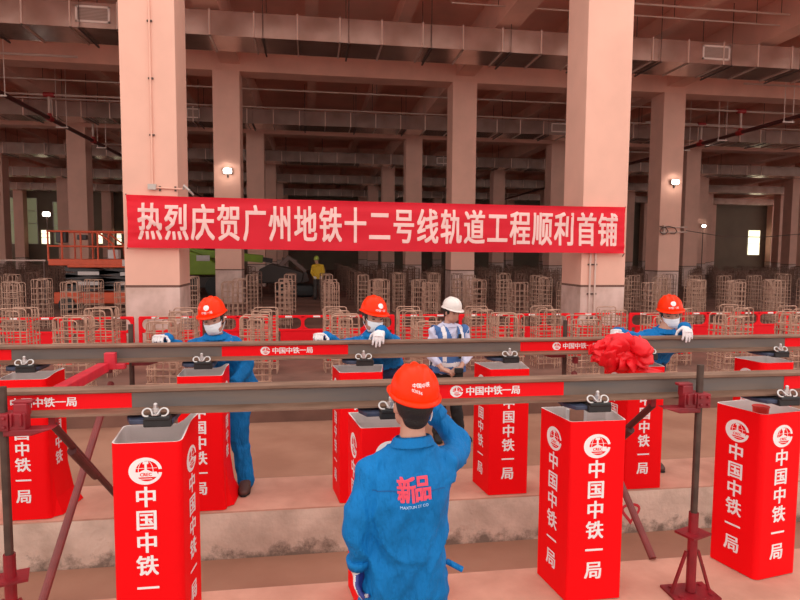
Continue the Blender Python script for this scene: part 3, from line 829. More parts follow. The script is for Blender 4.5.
for a, b in ((ban(0, 1), (-3.40, 11.9, 2.98)), (ban(0, 0), (-3.40, 11.9, 1.93)), (ban(1, 1), (6.40, 11.9, 2.84)), (ban(1, 0), (6.44, 11.9, 1.74))):
    mb.cyl(a, b, .010, 6)
mb.build('tie_cord', M['pipe_dark'], t, world=True)

# ------------------------------------------------------------------ rebar cages of the columns still to be cast
def cage_mesh(h, w, seed, n=4, st=.1):
    r = random.Random(seed); mb = MB(); hw = w/2; b = .0095
    def J(a=.012): return r.uniform(-a, a)
    for y in (-hw, hw):                                           # bent bars: up, over and down again in the front and back faces
        for k in range(n//2):
            u = hw-w*k/(n-1); rr = .035; hh = h+J(.02)-.03*k; x0, x1 = -u+J(.004), u+J(.004)
            mb.tube([V(x0, y, 0), V(x0+J(.008), y, hh-rr), V(x0+rr*.3, y, hh-rr*.3), V(x0+rr, y, hh), V(x1-rr, y, hh), V(x1-rr*.3, y, hh-rr*.3), V(x1+J(.008), y, hh-rr), V(x1, y, 0)], b, 4, cap=False)
    for x in (-hw, hw):
        for k in range(1, n-1):
            y = -hw+w*k/(n-1); mb.tube([V(x, y, 0), V(x+J(.008), y+J(.008), h+J(.04)-.03)], b, 4)
    t = MB(); z = .08
    while z < h-.10:
        e = hw+.012; zz = z+J(.01)
        t.tube([V(-e, -e, zz+J(.008)), V(e, -e, zz+J(.008)), V(e, e, zz), V(-e, e, zz)], b*.9, 4, closed=True)
        z += st
    return mb, t
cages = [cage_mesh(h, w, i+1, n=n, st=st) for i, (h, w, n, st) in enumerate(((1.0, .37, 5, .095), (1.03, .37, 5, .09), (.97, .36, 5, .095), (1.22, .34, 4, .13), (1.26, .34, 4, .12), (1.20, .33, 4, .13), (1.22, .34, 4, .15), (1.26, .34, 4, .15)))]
cm = []
for i, (a, b) in enumerate(cages):
    mm = M['rebar'] if i < 3 else M['rebar_mid'] if i < 6 else M['rebar_far_dim']  # same steel throughout: lit near rows and dim far rows by colour
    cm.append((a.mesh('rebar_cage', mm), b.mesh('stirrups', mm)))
ORD = ['first', 'second', 'third', 'fourth', 'fifth', 'sixth', 'seventh', 'eighth', 'ninth', 'tenth', 'eleventh', 'twelfth', 'thirteenth', 'fourteenth', 'fifteenth', 'sixteenth']
rc = random.Random(11)
n_cage = 0; extra = MB()
SP = 1.175
def row(y, x0, lo, hi, var, label, group, individual_label=False, skip=()):
    global n_cage
    i0 = int(math.floor((lo-x0)/SP)); i1 = int(math.ceil((hi-x0)/SP)); k = 0
    for i in range(i0, i1+1):
        x = x0+i*SP
        if not in_view(x, y, 25): continue
        if any(a < x < b for a, b in skip): continue
        q = rc.choice(var)
        if n_cage < 296:
            o = link('rebar_cage', cm[q][0]); c = link('stirrups', cm[q][1], o)
            o.location = (x+rc.uniform(-.03, .03), y+rc.uniform(-.03, .03), 0); o.rotation_euler = (rc.uniform(-.012, .012), rc.uniform(-.012, .012), rc.uniform(-.06, .06))
            lab = label % ORD[k] if individual_label else label
            tag(o, lab, 'rebar cage', group); n_cage += 1; k += 1
        else:
            a, b = cages[q]
            for s in (a, b): extra.add([p+V(x, y, 0) for p in s.v], s.f)
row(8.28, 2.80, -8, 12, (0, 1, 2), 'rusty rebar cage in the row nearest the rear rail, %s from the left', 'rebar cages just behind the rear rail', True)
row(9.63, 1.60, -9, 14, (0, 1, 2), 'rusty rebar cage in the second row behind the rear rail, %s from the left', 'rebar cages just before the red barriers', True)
names = ['first', 'second', 'third', 'fourth', 'fifth', 'sixth', 'seventh', 'eighth', 'ninth', 'tenth', 'eleventh', 'twelfth', 'thirteenth', 'fourteenth']
ys = []
for p in range(7):
    for d in (0, 1.5): ys.append(14.4+5.1*p+d)
for k, y in enumerate(ys):
    sk = []
    for j in range(NR):
        yc = Y0+GY*j
        if yc-.4 < y < yc+1.4: sk += [(X0+GX*i-.75, X0+GX*i+.75) for i in range(-6, 8)]
    if 19 < y < 22.5: sk.append((-8.8, -3.0))                # the orange lift stands here
    if 24 < y < 29: sk += [(-7.2, 1.0)]         # the green lift and the excavator stand here
    if y > 41: continue
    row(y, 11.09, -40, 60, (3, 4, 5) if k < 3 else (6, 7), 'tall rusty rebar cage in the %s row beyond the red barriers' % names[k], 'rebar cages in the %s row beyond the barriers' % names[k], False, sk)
if extra.v:
    o = extra.build('rebar_cages', M['rebar_far_dim'], fix=False); o['kind'] = 'stuff'; tag(o, 'distant mass of rusty rebar cages at the back of the hall', 'rebar cages')

# ------------------------------------------------------------------ red plastic barriers
def barrier_proto():
    t = thing('red_barrier', 'x', 'barrier', (0, 0, 0), 0, 'red plastic barriers behind the rails')
    w, h = 1.06, .80
    mb = MB()
    for x in (-w/2+.035, w/2-.035): mb.box((x, 0, h/2), (.055, .05, h-.06))
    mb.box((0, 0, h-.03), (w-.03, .045, .045)); mb.box((0, 0, .53), (w-.05, .045, .04)); mb.box((0, 0, .06), (w-.05, .045, .05))
    mb.box((0, 0, .66), (.06, .045, .25))
    for cx in (-.245, .245):
        for ex in (-.16, .16):
            for top in (0, 1):                                   # rounded corners of the two openings
                mb.prism([(0, 0), (.09, 0), (.03, .03), (0, .09)], (cx+ex*1.42, -.02, .55 if not top else .755), (-1 if ex > 0 else 1, 0, 0), (0, 0, 1 if not top else -1), (0, 1, 0), .04)
    mb.build('frame', M['barrier'], t, bevel=.008)
    mb = MB(); mb.box((0, 0, .30), (w-.28, .03, .46)); mb.build('panel', M['barrier'], t, bevel=.006)
    for x in (-.245, .245):
        mb = MB(); mb.box((x, -.026, h-.028), (.12, .006, .028)); mb.build('reflector', M['tape'], t)
    for x in (-w/2+.06, w/2-.06):
        mb = MB(); mb.box((x, 0, .022), (.08, .42, .04)); mb.build('foot', M['barrier'], t, bevel=.01)
    return t
bp_ = barrier_proto(); k = 0
for i in range(-8, 14):
    x = -.15+1.12*i; y = 10.72
    if not in_view(x, y, 40): continue
    o = bp_ if k == 0 else dup(bp_, (0, 0, 0))
    o.location = (x, y, 0)
    o['label'] = 'red plastic barrier in the line behind the rebar, %s from the left' % ORD[k] if k < 16 else 'red plastic barrier in the line behind the rebar, last at the right'
    k += 1

# ------------------------------------------------------------------ orange scissor lift, lowered
t = thing('scissor_lift', 'orange scissor lift with railed deck, lowered, left of the tall column', 'lift', (-6.7, 20.0, 0))
P = lambda mb, n, m, **k: mb.build(n, M[m], t, world=True, **k)
x0, x1, y0, y1 = -8.05, -5.3, 20.0, 21.1
mb = MB(); mb.box2((x0, y0, 1.46), (x1, y1, 1.66)); mb.box2((x0+.55, y0-.02, 1.40), (x1, y1, 1.5)); P(mb, 'deck', 'orange', bevel=.02)
for y in (y0+.03, y1-.03):
    mb = MB(); r = .028
    for z in (2.06, 2.52): mb.cyl((x0, y, z), (x1, y, z), r, 8)
    for x in (x0, x0+.4, x0+.95, x0+1.45, x1): mb.cyl((x, y, 1.6), (x, y, 2.54), r, 8)
    mb.tube([(x0+1.45, y, 2.5), (x0+1.9, y, 2.15), (x0+1.95, y, 1.65)], r, 8)
    P(mb, 'guard_rail', 'orange')
for x in (x0, x1):
    mb = MB()
    for z in (2.06, 2.52): mb.cyl((x, y0, z), (x, y1, z), .028, 8)
    P(mb, 'end_rail', 'orange')
mb = MB(); mb.box((x0+.35, y0+.2, 2.35), (.30, .25, .36)); P(mb, 'control_box', 'liftgrey', bevel=.03)
mb = MB(); mb.box((x0+.95, y0+.2, 2.34), (.28, .2, .16)); P(mb, 'control_box', 'liftgrey', bevel=.03)
mb = MB(); mb.box((x0+1.85, y0+.3, 1.82), (.32, .3, .3)); P(mb, 'tool_box', 'plate', bevel=.03)
mb = MB()
for i in range(3):
    z = .66+.24*i
    for y in (y0+.12, y1-.12):
        mb.bar((x0+.45, y, z), (x1-.1, y, z+.22), .06, .15); mb.bar((x0+.45, y, z+.22), (x1-.1, y, z), .06, .15)
P(mb, 'scissor_arms', 'liftgrey')
for xx, zz, ww in ((x0+1.15, 1.22, .62), (x0+2.4, 1.2, .62), (x0+1.15, .90, .62), (x0+2.4, .9, .6)):
    mb = MB(); mb.box((xx, y0+.03, zz), (ww, .02, .11)); P(mb, 'label_plate', 'plate')
mb = MB(); mb.box((x1-.5, y0-.03, 1.55), (.14, .02, .2)); P(mb, 'label_plate', 'plate')
mb = MB(); mb.box((x1-.25, y0-.03, 1.56), (.24, .02, .1)); P(mb, 'label_plate', 'plate')
mb = MB(); mb.box2((x0+.1, y0+.05, .26), (x1+.1, y1-.05, .62)); P(mb, 'chassis', 'orange', bevel=.03)
for x in (x0+.5, x1-.3):
    for y in (y0+.02, y1-.02):
        mb = MB(); mb.cyl((x, y-.09, .24), (x, y+.09, .24), .235, 24); P(mb, 'wheel', 'black', bevel=.02)
# long pale railing / edge behind at the far left
t2 = thing('guard_rail', 'long pale guard rail behind the cages at the far left edge', 'railing', (-13, 23.9, 0))
mb = MB(); mb.cyl((-16.5, 23.9, 1.56), (-9.7, 23.9, 1.56), .035, 8); mb.build('rail', M['conduit'], t2, world=True)
for i in range(5):
    mb = MB(); mb.cyl((-16.4+1.66*i, 23.9, 0), (-16.4+1.66*i, 23.9, 1.56), .025, 8); mb.build('post', M['dust'], t2, world=True)

# ------------------------------------------------------------------ lime green boom lift behind the second column row
t = thing('boom_lift', 'lime green boom lift standing behind the columns below the banner', 'lift', (-4.8, 27.2, 0))
mb = MB(); mb.prism([(-6.6, .95), (-4.0, .95), (-4.0, 1.40), (-4.4, 1.72), (-5.3, 2.02), (-6.6, 2.02)], (0, 26.6, 0), (1, 0, 0), (0, 0, 1), (0, 1, 0), 1.3); P(mb, 'turret_body', 'green', bevel=.04)
mb = MB(); mb.bar((-5.2, 27.2, 1.92), (-2.1, 27.2, 1.63), .28, .34); P(mb, 'boom', 'green', bevel=.03)
mb = MB(); mb.bar((-2.4, 27.2, 1.66), (-1.7, 27.2, 1.55), .2, .2); P(mb, 'boom_tip', 'dark', bevel=.02)
mb = MB(); mb.box((-4.55, 26.58, 1.66), (.55, .02, .24)); P(mb, 'label_plate', 'plate')
mb = MB(); mb.box((-5.0, 27.2, .62), (2.9, 1.6, .5)); P(mb, 'chassis', 'dark', bevel=.05)
for x in (-6.0, -4.0):
    for y in (26.35, 28.05):
        mb = MB(); mb.cyl((x, y-.16, .45), (x, y+.16, .45), .44, 24); P(mb, 'wheel', 'black', bevel=.04)

# ------------------------------------------------------------------ small dark excavator beside the man in the yellow vest
t = thing('mini_excavator', 'small dark excavator with raised boom parked beyond the cages', 'excavator', (-1.1, 26.8, 0))
for y in (26.25, 27.35):
    mb = MB(); mb.loft([((-1.5, y, .28), (0, 1, 0), (0, 0, 1), .16, .12), ((-1.35, y, .28), (0, 1, 0), (0, 0, 1), .17, .27), ((.0, y, .28), (0, 1, 0), (0, 0, 1), .17, .27), ((.15, y, .28), (0, 1, 0), (0, 0, 1), .16, .12)], 16, 4)
    P(mb, 'track', 'black')
mb = MB(); mb.prism([(-2.3, .6), (-.4, .6), (-.3, 1.05), (-.9, 1.25), (-1.7, 1.45), (-2.2, 1.2)], (0, 26.2, 0), (1, 0, 0), (0, 0, 1), (0, 1, 0), 1.2); P(mb, 'house', 'dark', bevel=.06)
mb = MB(); mb.bar((-1.5, 26.5, 1.15), (-.93, 26.5, 1.74), .16, .2); P(mb, 'boom', 'dust', bevel=.02)
mb = MB(); mb.bar((-.98, 26.5, 1.74), (-.22, 26.5, 1.1), .13, .15); P(mb, 'stick', 'dust', bevel=.02)
mb = MB(); mb.cyl((-1.25, 26.5, 1.66), (-.6, 26.5, 1.58), .05, 8); P(mb, 'hydraulic_ram', 'dust')
mb = MB(); mb.prism([(0, 0), (.12, -.4), (-.25, -.5), (-.42, -.3), (-.3, -.08)], (-.2, 26.3, 1.1), (1, 0, 0), (0, 0, 1), (0, 1, 0), .42); P(mb, 'bucket', 'dark', bevel=.02)
# ------------------------------------------------------------------ people
def rotm(yaw, pitch, roll=0):
    """head frame: x to the person's right, y forwards, z up; yaw turns from world +Y towards +X, pitch down is positive"""
    return (Matrix.Rotation(-yaw, 3, 'Z') @ Matrix.Rotation(-pitch, 3, 'X') @ Matrix.Rotation(roll, 3, 'Y'))
def fine(mb, L):
    b = bmesh.new(); mm = mb.mesh('t', M['white']); b.from_mesh(mm); bmesh.ops.triangulate(b, faces=b.faces)
    for _ in range(2):
        bmesh.ops.subdivide_edges(b, edges=[e for e in b.edges if e.calc_length() > L], cuts=1); bmesh.ops.triangulate(b, faces=[f for f in b.faces if len(f.verts) > 3])
    b.verts.index_update(); mb.v = [v.co.copy() for v in b.verts]; mb.f = [[v.index for v in f.verts] for f in b.faces]; mb.mi = [0]*len(mb.f)
    b.free(); bpy.data.meshes.remove(mm)
class Xf:
    """adds shapes in a head frame"""
    def __init__(s, mb, c, m): s.mb, s.c, s.m = mb, Vector(c), m
    def ball(s, c, r, nu=16, nv=12): s.mb.ball(s.c+s.m @ Vector(c), r, s.m, nu, nv)
def limb(mb, pts, rad, n=14):
    """rounded limb through joints with a radius at each"""
    P_, R_ = [], []
    for i in range(len(pts)-1):
        a, b = Vector(pts[i]), Vector(pts[i+1])
        for k in range(5):
            t = k/5; P_.append(a.lerp(b, t)); R_.append(rad[i]*(1-t)+rad[i+1]*t)
    P_.append(Vector(pts[-1])); R_.append(rad[-1])
    # soften the corners
    for _ in range(2): P_ = [P_[0]]+[(P_[i-1]+P_[i]*2+P_[i+1])/4 for i in range(1, len(P_)-1)]+[P_[-1]]
    mb.tube(P_, R_, n)
    for p, r in ((P_[0], R_[0]), (P_[-1], R_[-1])): mb.ball(p, r*.98)
def torso(mb, J, grow=0.0, hem=None):
    """pelvis to neck; sections follow the line pelvis - chest - neck"""
    pel, che, nek = Vector(J['pelvis']), Vector(J['chest']), Vector(J['neck'])
    sdp = (Vector(J['hipR'])-Vector(J['hipL'])).normalized(); sds = (Vector(J['shR'])-Vector(J['shL'])).normalized()
    up1 = (che-pel).normalized(); up2 = (nek-che).normalized()
    fwp = up1.cross(sdp)*-1; fws = up2.cross(sds)*-1
    fwp = -fwp if fwp.dot(J['fw']) < 0 else fwp; fws = -fws if fws.dot(J['fw']) < 0 else fws
    fwp.normalize(); fws.normalize(); g = grow; w = J.get('w', 1.0)
    secs = []
    if hem is not None: secs.append((pel-up1*hem, sdp, fwp, .178*w+g, .118+g))
    secs += [(pel-up1*(.04 if hem is None else 0), sdp, fwp, .172*w+g, .118+g),
            (pel.lerp(che, .35), sdp.lerp(sds, .4).normalized(), fwp.lerp(fws, .4).normalized(), .156*w+g*1.25, .108+g*1.2),
            (pel.lerp(che, .75), sdp.lerp(sds, .75).normalized(), fwp.lerp(fws, .75).normalized(), .170*w+g, .116+g),
            (che, sds, fws, .178*w+g, .120+g),
            (che.lerp(nek, .45), sds, fws, .176*w+g*.7, .104+g*.8),
            (che.lerp(nek, .72), sds, fws, .125*w+g*.6, .080+g*.6),
            (che.lerp(nek, .92), sds, fws, .066+g*.5, .064+g*.5),
            (nek+up2*.02, sds, fws, .056, .058)]
    mb.loft(secs, 24, 2.3)
def head_shapes(mb, c, m):
    X = Xf(mb, c, m)
    X.ball((0, -.012, .025), (.077, .098, .098), 20, 14)          # skull
    X.ball((0, .028, -.045), (.058, .062, .070), 18, 12)          # face
    X.ball((0, .052, -.085), (.034, .036, .028))                  # chin
    for s in (-1, 1):
        X.ball((s*.040, .040, -.062), (.026, .045, .042)); X.ball((s*.036, .058, -.020), (.024, .024, .020))   # jaw, cheek
        X.ball((s*.078, -.008, -.012), (.010, .020, .032)); X.ball((s*.030, .070, .022), (.026, .014, .009))   # ear, brow
    mb.loft([(Vector(c)+m @ V(0, .080, .012), m @ V(1, 0, 0), m @ V(0, 1, 0), .007, .008), (Vector(c)+m @ V(0, .094, -.018), m @ V(1, 0, 0), m @ V(0, 1, 0), .012, .018),
             (Vector(c)+m @ V(0, .090, -.030), m @ V(1, 0, 0), m @ V(0, 1, 0), .016, .016)], 12)
    X.ball((0, .082, -.056), (.022, .010, .006)); X.ball((0, .080, -.066), (.018, .010, .006))                 # lips
def hard_hat(parent, c, m, mt, org, name_front=True, back_text=False):
    mb = MB(); nt, nv = 56, 16; c = Vector(c)
    a, b, h, z0 = .104, .127, .118, .056
    def surf(th, ph, k=1.0):
        cp, sp = math.cos(ph), math.sin(ph); r = cp**.82
        x, y, z = a*k*r*math.cos(th), b*k*r*math.sin(th)-.006, z0+h*k*sp**.95
        rib = 0
        for xc, ht in ((0, .009), (.040, .005), (-.040, .005)):
            d = abs(x-xc); rib = max(rib, ht*max(0, 1-(d/.013)**2))
        n = V(x/a, y/b, (z-z0)/h).normalized()
        return V(x, y, z)+n*rib*min(1, sp*2.2)*(1 if k == 1 else 0)
    def shell(k, flip):
        vs = [surf(2*math.pi*j/nt, (math.pi/2)*i/nv*.995, k) for i in range(nv+1) for j in range(nt)]
        fs = [(i*nt+j, i*nt+(j+1) % nt, (i+1)*nt+(j+1) % nt, (i+1)*nt+j) for i in range(nv) for j in range(nt)]
        fs.append(tuple(nv*nt+j for j in range(nt)))
        return vs, fs
    vs, fs = shell(1.0, 0); mb.add([c+m @ q for q in vs], fs)
    vs, fs = shell(.955, 1); mb.add([c+m @ q for q in vs], [tuple(reversed(f)) for f in fs])
    # brim
    def brim(th, t):
        s = math.sin(th); ext = .009+.034*max(0, s)**1.6+.006*max(0, -s)
        d = V(math.cos(th), math.sin(th), 0); dz = -.006-.006*max(0, s)**2-.012*max(0, -s)
        return V(a*math.cos(th), b*math.sin(th)-.006, z0)+d*ext*t+V(0, 0, dz*t)
    vs = []; fs = []
    for j in range(nt):
        th = 2*math.pi*j/nt
        vs += [brim(th, -.25), brim(th, 1), brim(th, 1)+V(0, 0, -.006), brim(th, -.25)+V(0, 0, -.006)]
    for j in range(nt):
        k = (j+1) % nt
        for q in range(4): fs.append((4*j+q, 4*j+(q+1) % 4, 4*k+(q+1) % 4, 4*k+q))
    mb.add([c+m @ q for q in vs], fs)
    mb.v = [q-org for q in mb.v]
    hat = mb.build('hard_hat', mt, parent, smooth=True)
    # print on the shell
    hb = BVHTree.FromPolygons([v.co.copy() for v in hat.data.vertices], [tuple(p.vertices) for p in hat.data.polygons])
    def wrap(tm, front):
        fine(tm, .012); out = []
        for q in tm.v:
            o_ = c+m @ (V(q.x, .5, q.z) if front else V(-q.x, -.5, q.z))-org; d_ = m @ V(0, -1 if front else 1, 0)
            hit = hb.ray_cast(o_, d_)
            out.append((hit[0] if hit[0] is not None else o_+d_*.4)-d_*(.0012+abs(q.y)))
        tm.v = out
    if name_front:
        tm = MB(); n = 20                                           # round badge and line of print
        tm.add([V(0, 0, z0+.062)]+[V(.022*math.cos(2*math.pi*i/n), 0, z0+.062+.020*math.sin(2*math.pi*i/n)) for i in range(n)], [(0, 1+i, 1+(i+1) % n) for i in range(n)])
        wrap(tm, True); tm.build('badge', M['white'], hat, fix=False)
        tm = MB(); put_line(tm, '中铁一局', (0, 0, z0+.026), (-1, 0, 0), (0, 0, 1), .020)
        wrap(tm, True); tm.build('lettering', M['white'], hat, fix=False)
    if back_text:
        tm = MB(); put_line(tm, '中国中铁', (-.004, 0, z0+.066), (1, 0, 0), (0, 0, 1), .017)
        for q in tm.v: q.z += q.x*.10
        tm2 = MB(); put_line(tm2, '02036', (-.022, 0, z0+.040), (1, 0, 0), (0, 0, 1), .012)
        for q in tm2.v: q.z -= (q.x+.02)*.25
        for q in tm.v+tm2.v: q.x = -q.x
        for tt in (tm, tm2):
            # the back view reads from the left to the right
            for q in tt.v: q.x = q.x
            wrap(tt, False); tt.build('lettering', M['white'], hat, fix=False)
    return hat
def face_mask(parent, c, m, org):
    mb = MB(); nu, nv = 16, 10; c = Vector(c)
    def s(u, v):
        an = (u-.5)*R(150); z = -.015-.092*v
        bul = math.sin(math.pi*min(1, max(0, v*.95+.05)))
        rx, ry = .070-.016*v, .082+.026*bul-.010*v+(.012 if v < .3 else 0)*(1-abs(u-.5)*2)
        return V(rx*math.sin(an)*1.05, ry*math.cos(an)**.75*1.0+.008+.0025*math.sin(v*20), z)
    vs = [c+m @ s(i/nu, j/nv)-org for i in range(nu+1) for j in range(nv+1)]
    mb.add(vs, [(i*(nv+1)+j, (i+1)*(nv+1)+j, (i+1)*(nv+1)+j+1, i*(nv+1)+j+1) for i in range(nu) for j in range(nv)])
    o = mb.build('face_mask', M['mask'], parent, smooth=True)
    sd = o.modifiers.new('s', 'SOLIDIFY'); sd.thickness = .004
    for sg in (-1, 1):
        mb = MB(); mb.tube([c+m @ q-org for q in (V(sg*.068, .035, -.022), V(sg*.078, .005, .018), V(sg*.084, -.022, 0), V(sg*.080, -.01, -.04), V(sg*.062, .03, -.09))], .002, 6)
        mb.build('ear_loop', M['mask'], o)
def eyes(parent, c, m, org):
    c = Vector(c)
    for s in (-1, 1):
        mb = MB(); mb.ball(c+m @ V(s*.031, .073, .004)-org, (.014, .008, .0055), m, 12, 8); e = mb.build('eye', M['hair'], parent, smooth=True)
        mb = MB(); mb.tube([c+m @ q-org for q in (V(s*.014, .085, .024), V(s*.032, .084, .029), V(s*.050, .070, .024))], [.004, .005, .003], 6); mb.build('eyebrow', M['hair'], parent)
def hair(parent, c, m, org):
    mb = MB(); X = Xf(mb, c, m)
    X.ball((0, -.024, .022), (.083, .096, .092), 20, 14); X.ball((0, -.062, -.035), (.058, .042, .052)); 
    for s in (-1, 1): X.ball((s*.072, .006, .010), (.012, .020, .034))
    me = remesh(mb, 'hair', M['hair'], .008, 2); 
    for v in me.vertices: v.co -= org
    return link('hair', me, parent)
def glove(parent, wrist, hand, fdir, pnorm, thumb, org, curl=(.5, .6, .5), spread=.06, seed=0, coat=True):
    """wrist and palm end points; fdir finger direction, pnorm the way the palm faces, thumb +1/-1 side"""
    w, h = Vector(wrist), Vector(hand); f = Vector(fdir).normalized(); pn = Vector(pnorm); pn = (pn-f*pn.dot(f)).normalized()
    s = f.cross(pn)*thumb                                           # towards the thumb
    mb = MB()
    k = h+f*.0
    d = (h-w).normalized()
    mb.loft([(w-d*.03, s, pn, .036, .032), (w, s, pn, .033, .027), (w.lerp(h, .35), s, pn, .038, .022), (w.lerp(h, .8), s, pn, .046, .020), (h+f*.012, s, pn, .044, .016)], 16, 2.6)
    L = [.078, .086, .080, .062]
    for i in range(4):
        off = .033-.0222*i
        p = h+s*off+f*(.004 if i in (1, 2) else -.004); pts = [p-f*.02]; a = 0; L0 = L[i]
        q = p.copy(); pts.append(q.copy())
        for j, fr in enumerate((.45, .31, .24)):
            a += curl[j]*(1+.12*((i*7+seed) % 3-1))
            dr = (f*math.cos(a)+pn*math.sin(a)+s*(1.5-i)*spread).normalized(); q = q+dr*L0*fr; pts.append(q.copy())
        mb.tube(pts, [.0105, .0105, .0102, .0096, .0085], 10); mb.ball(pts[-1], .0086)
    b = w.lerp(h, .35)+s*.030+pn*.006
    t1 = b+(s*.75+f*.55+pn*.25).normalized()*.042; t2 = t1+(f*.85+s*.25+pn*.45).normalized()*.032; t3 = t2+(f*.9+pn*.55).normalized()*.024
    mb.tube([b-s*.012, b, t1, t2, t3], [.015, .0150, .0125, .0115, .0095], 10); mb.ball(t3, .0095)
    me = remesh(mb, 'glove', [M['glove'], M['coat']], .0042, 2)
    for po in me.polygons:
        cc = po.center-h; along = cc.dot(f)
        if coat and (po.normal.dot(pn) > .10 and along > -.06): po.material_index = 1
    for v in me.vertices: v.co -= org
    return link('glove', me, parent)
def shoe(parent, ankle, toe, org, m='shoe'):
    mb = MB(); a = Vector(ankle); d = Vector(toe).normalized(); z = a.z-.085; s = V(d.y, -d.x, 0)
    g = V(a.x, a.y, z)
    mb.loft([(g-d*.075+V(0, 0, .035), s, V(0, 0, 1), .028, .030), (g-d*.05+V(0, 0, .048), s, V(0, 0, 1), .040, .045), (g+V(0, 0, .055), s, V(0, 0, 1), .042, .052), (g+d*.07+V(0, 0, .042), s, V(0, 0, 1), .045, .038),
             (g+d*.14+V(0, 0, .032), s, V(0, 0, 1), .047, .028), (g+d*.185+V(0, 0, .026), s, V(0, 0, 1), .035, .021), (g+d*.20+V(0, 0, .022), s, V(0, 0, 1), .018, .012)], 16, 2.4)
    mb.loft([(a+V(0, 0, .03), s, d, .040, .045), (g+V(0, 0, .05), s, d, .043, .052)], 16)
    me = remesh(mb, 'shoe', M[m], .008, 2)
    for v in me.vertices: v.co -= org; v.co.z = max(v.co.z, z-org.z+.001)
    o = link('shoe', me, parent)
    mb = MB(); mb.loft([(g-d*.082+V(0, 0, .008), s, V(0, 0, 1), .028, .008), (g-d*.04+V(0, 0, .008), s, V(0, 0, 1), .042, .008), (g+d*.06+V(0, 0, .008), s, V(0, 0, 1), .044, .008), (g+d*.15+V(0, 0, .008), s, V(0, 0, 1), .048, .008), (g+d*.205+V(0, 0, .008), s, V(0, 0, 1), .02, .008)], 12, 4)
    mb.v = [q-org for q in mb.v]; mb.build('sole', M['black'], o)
    return o

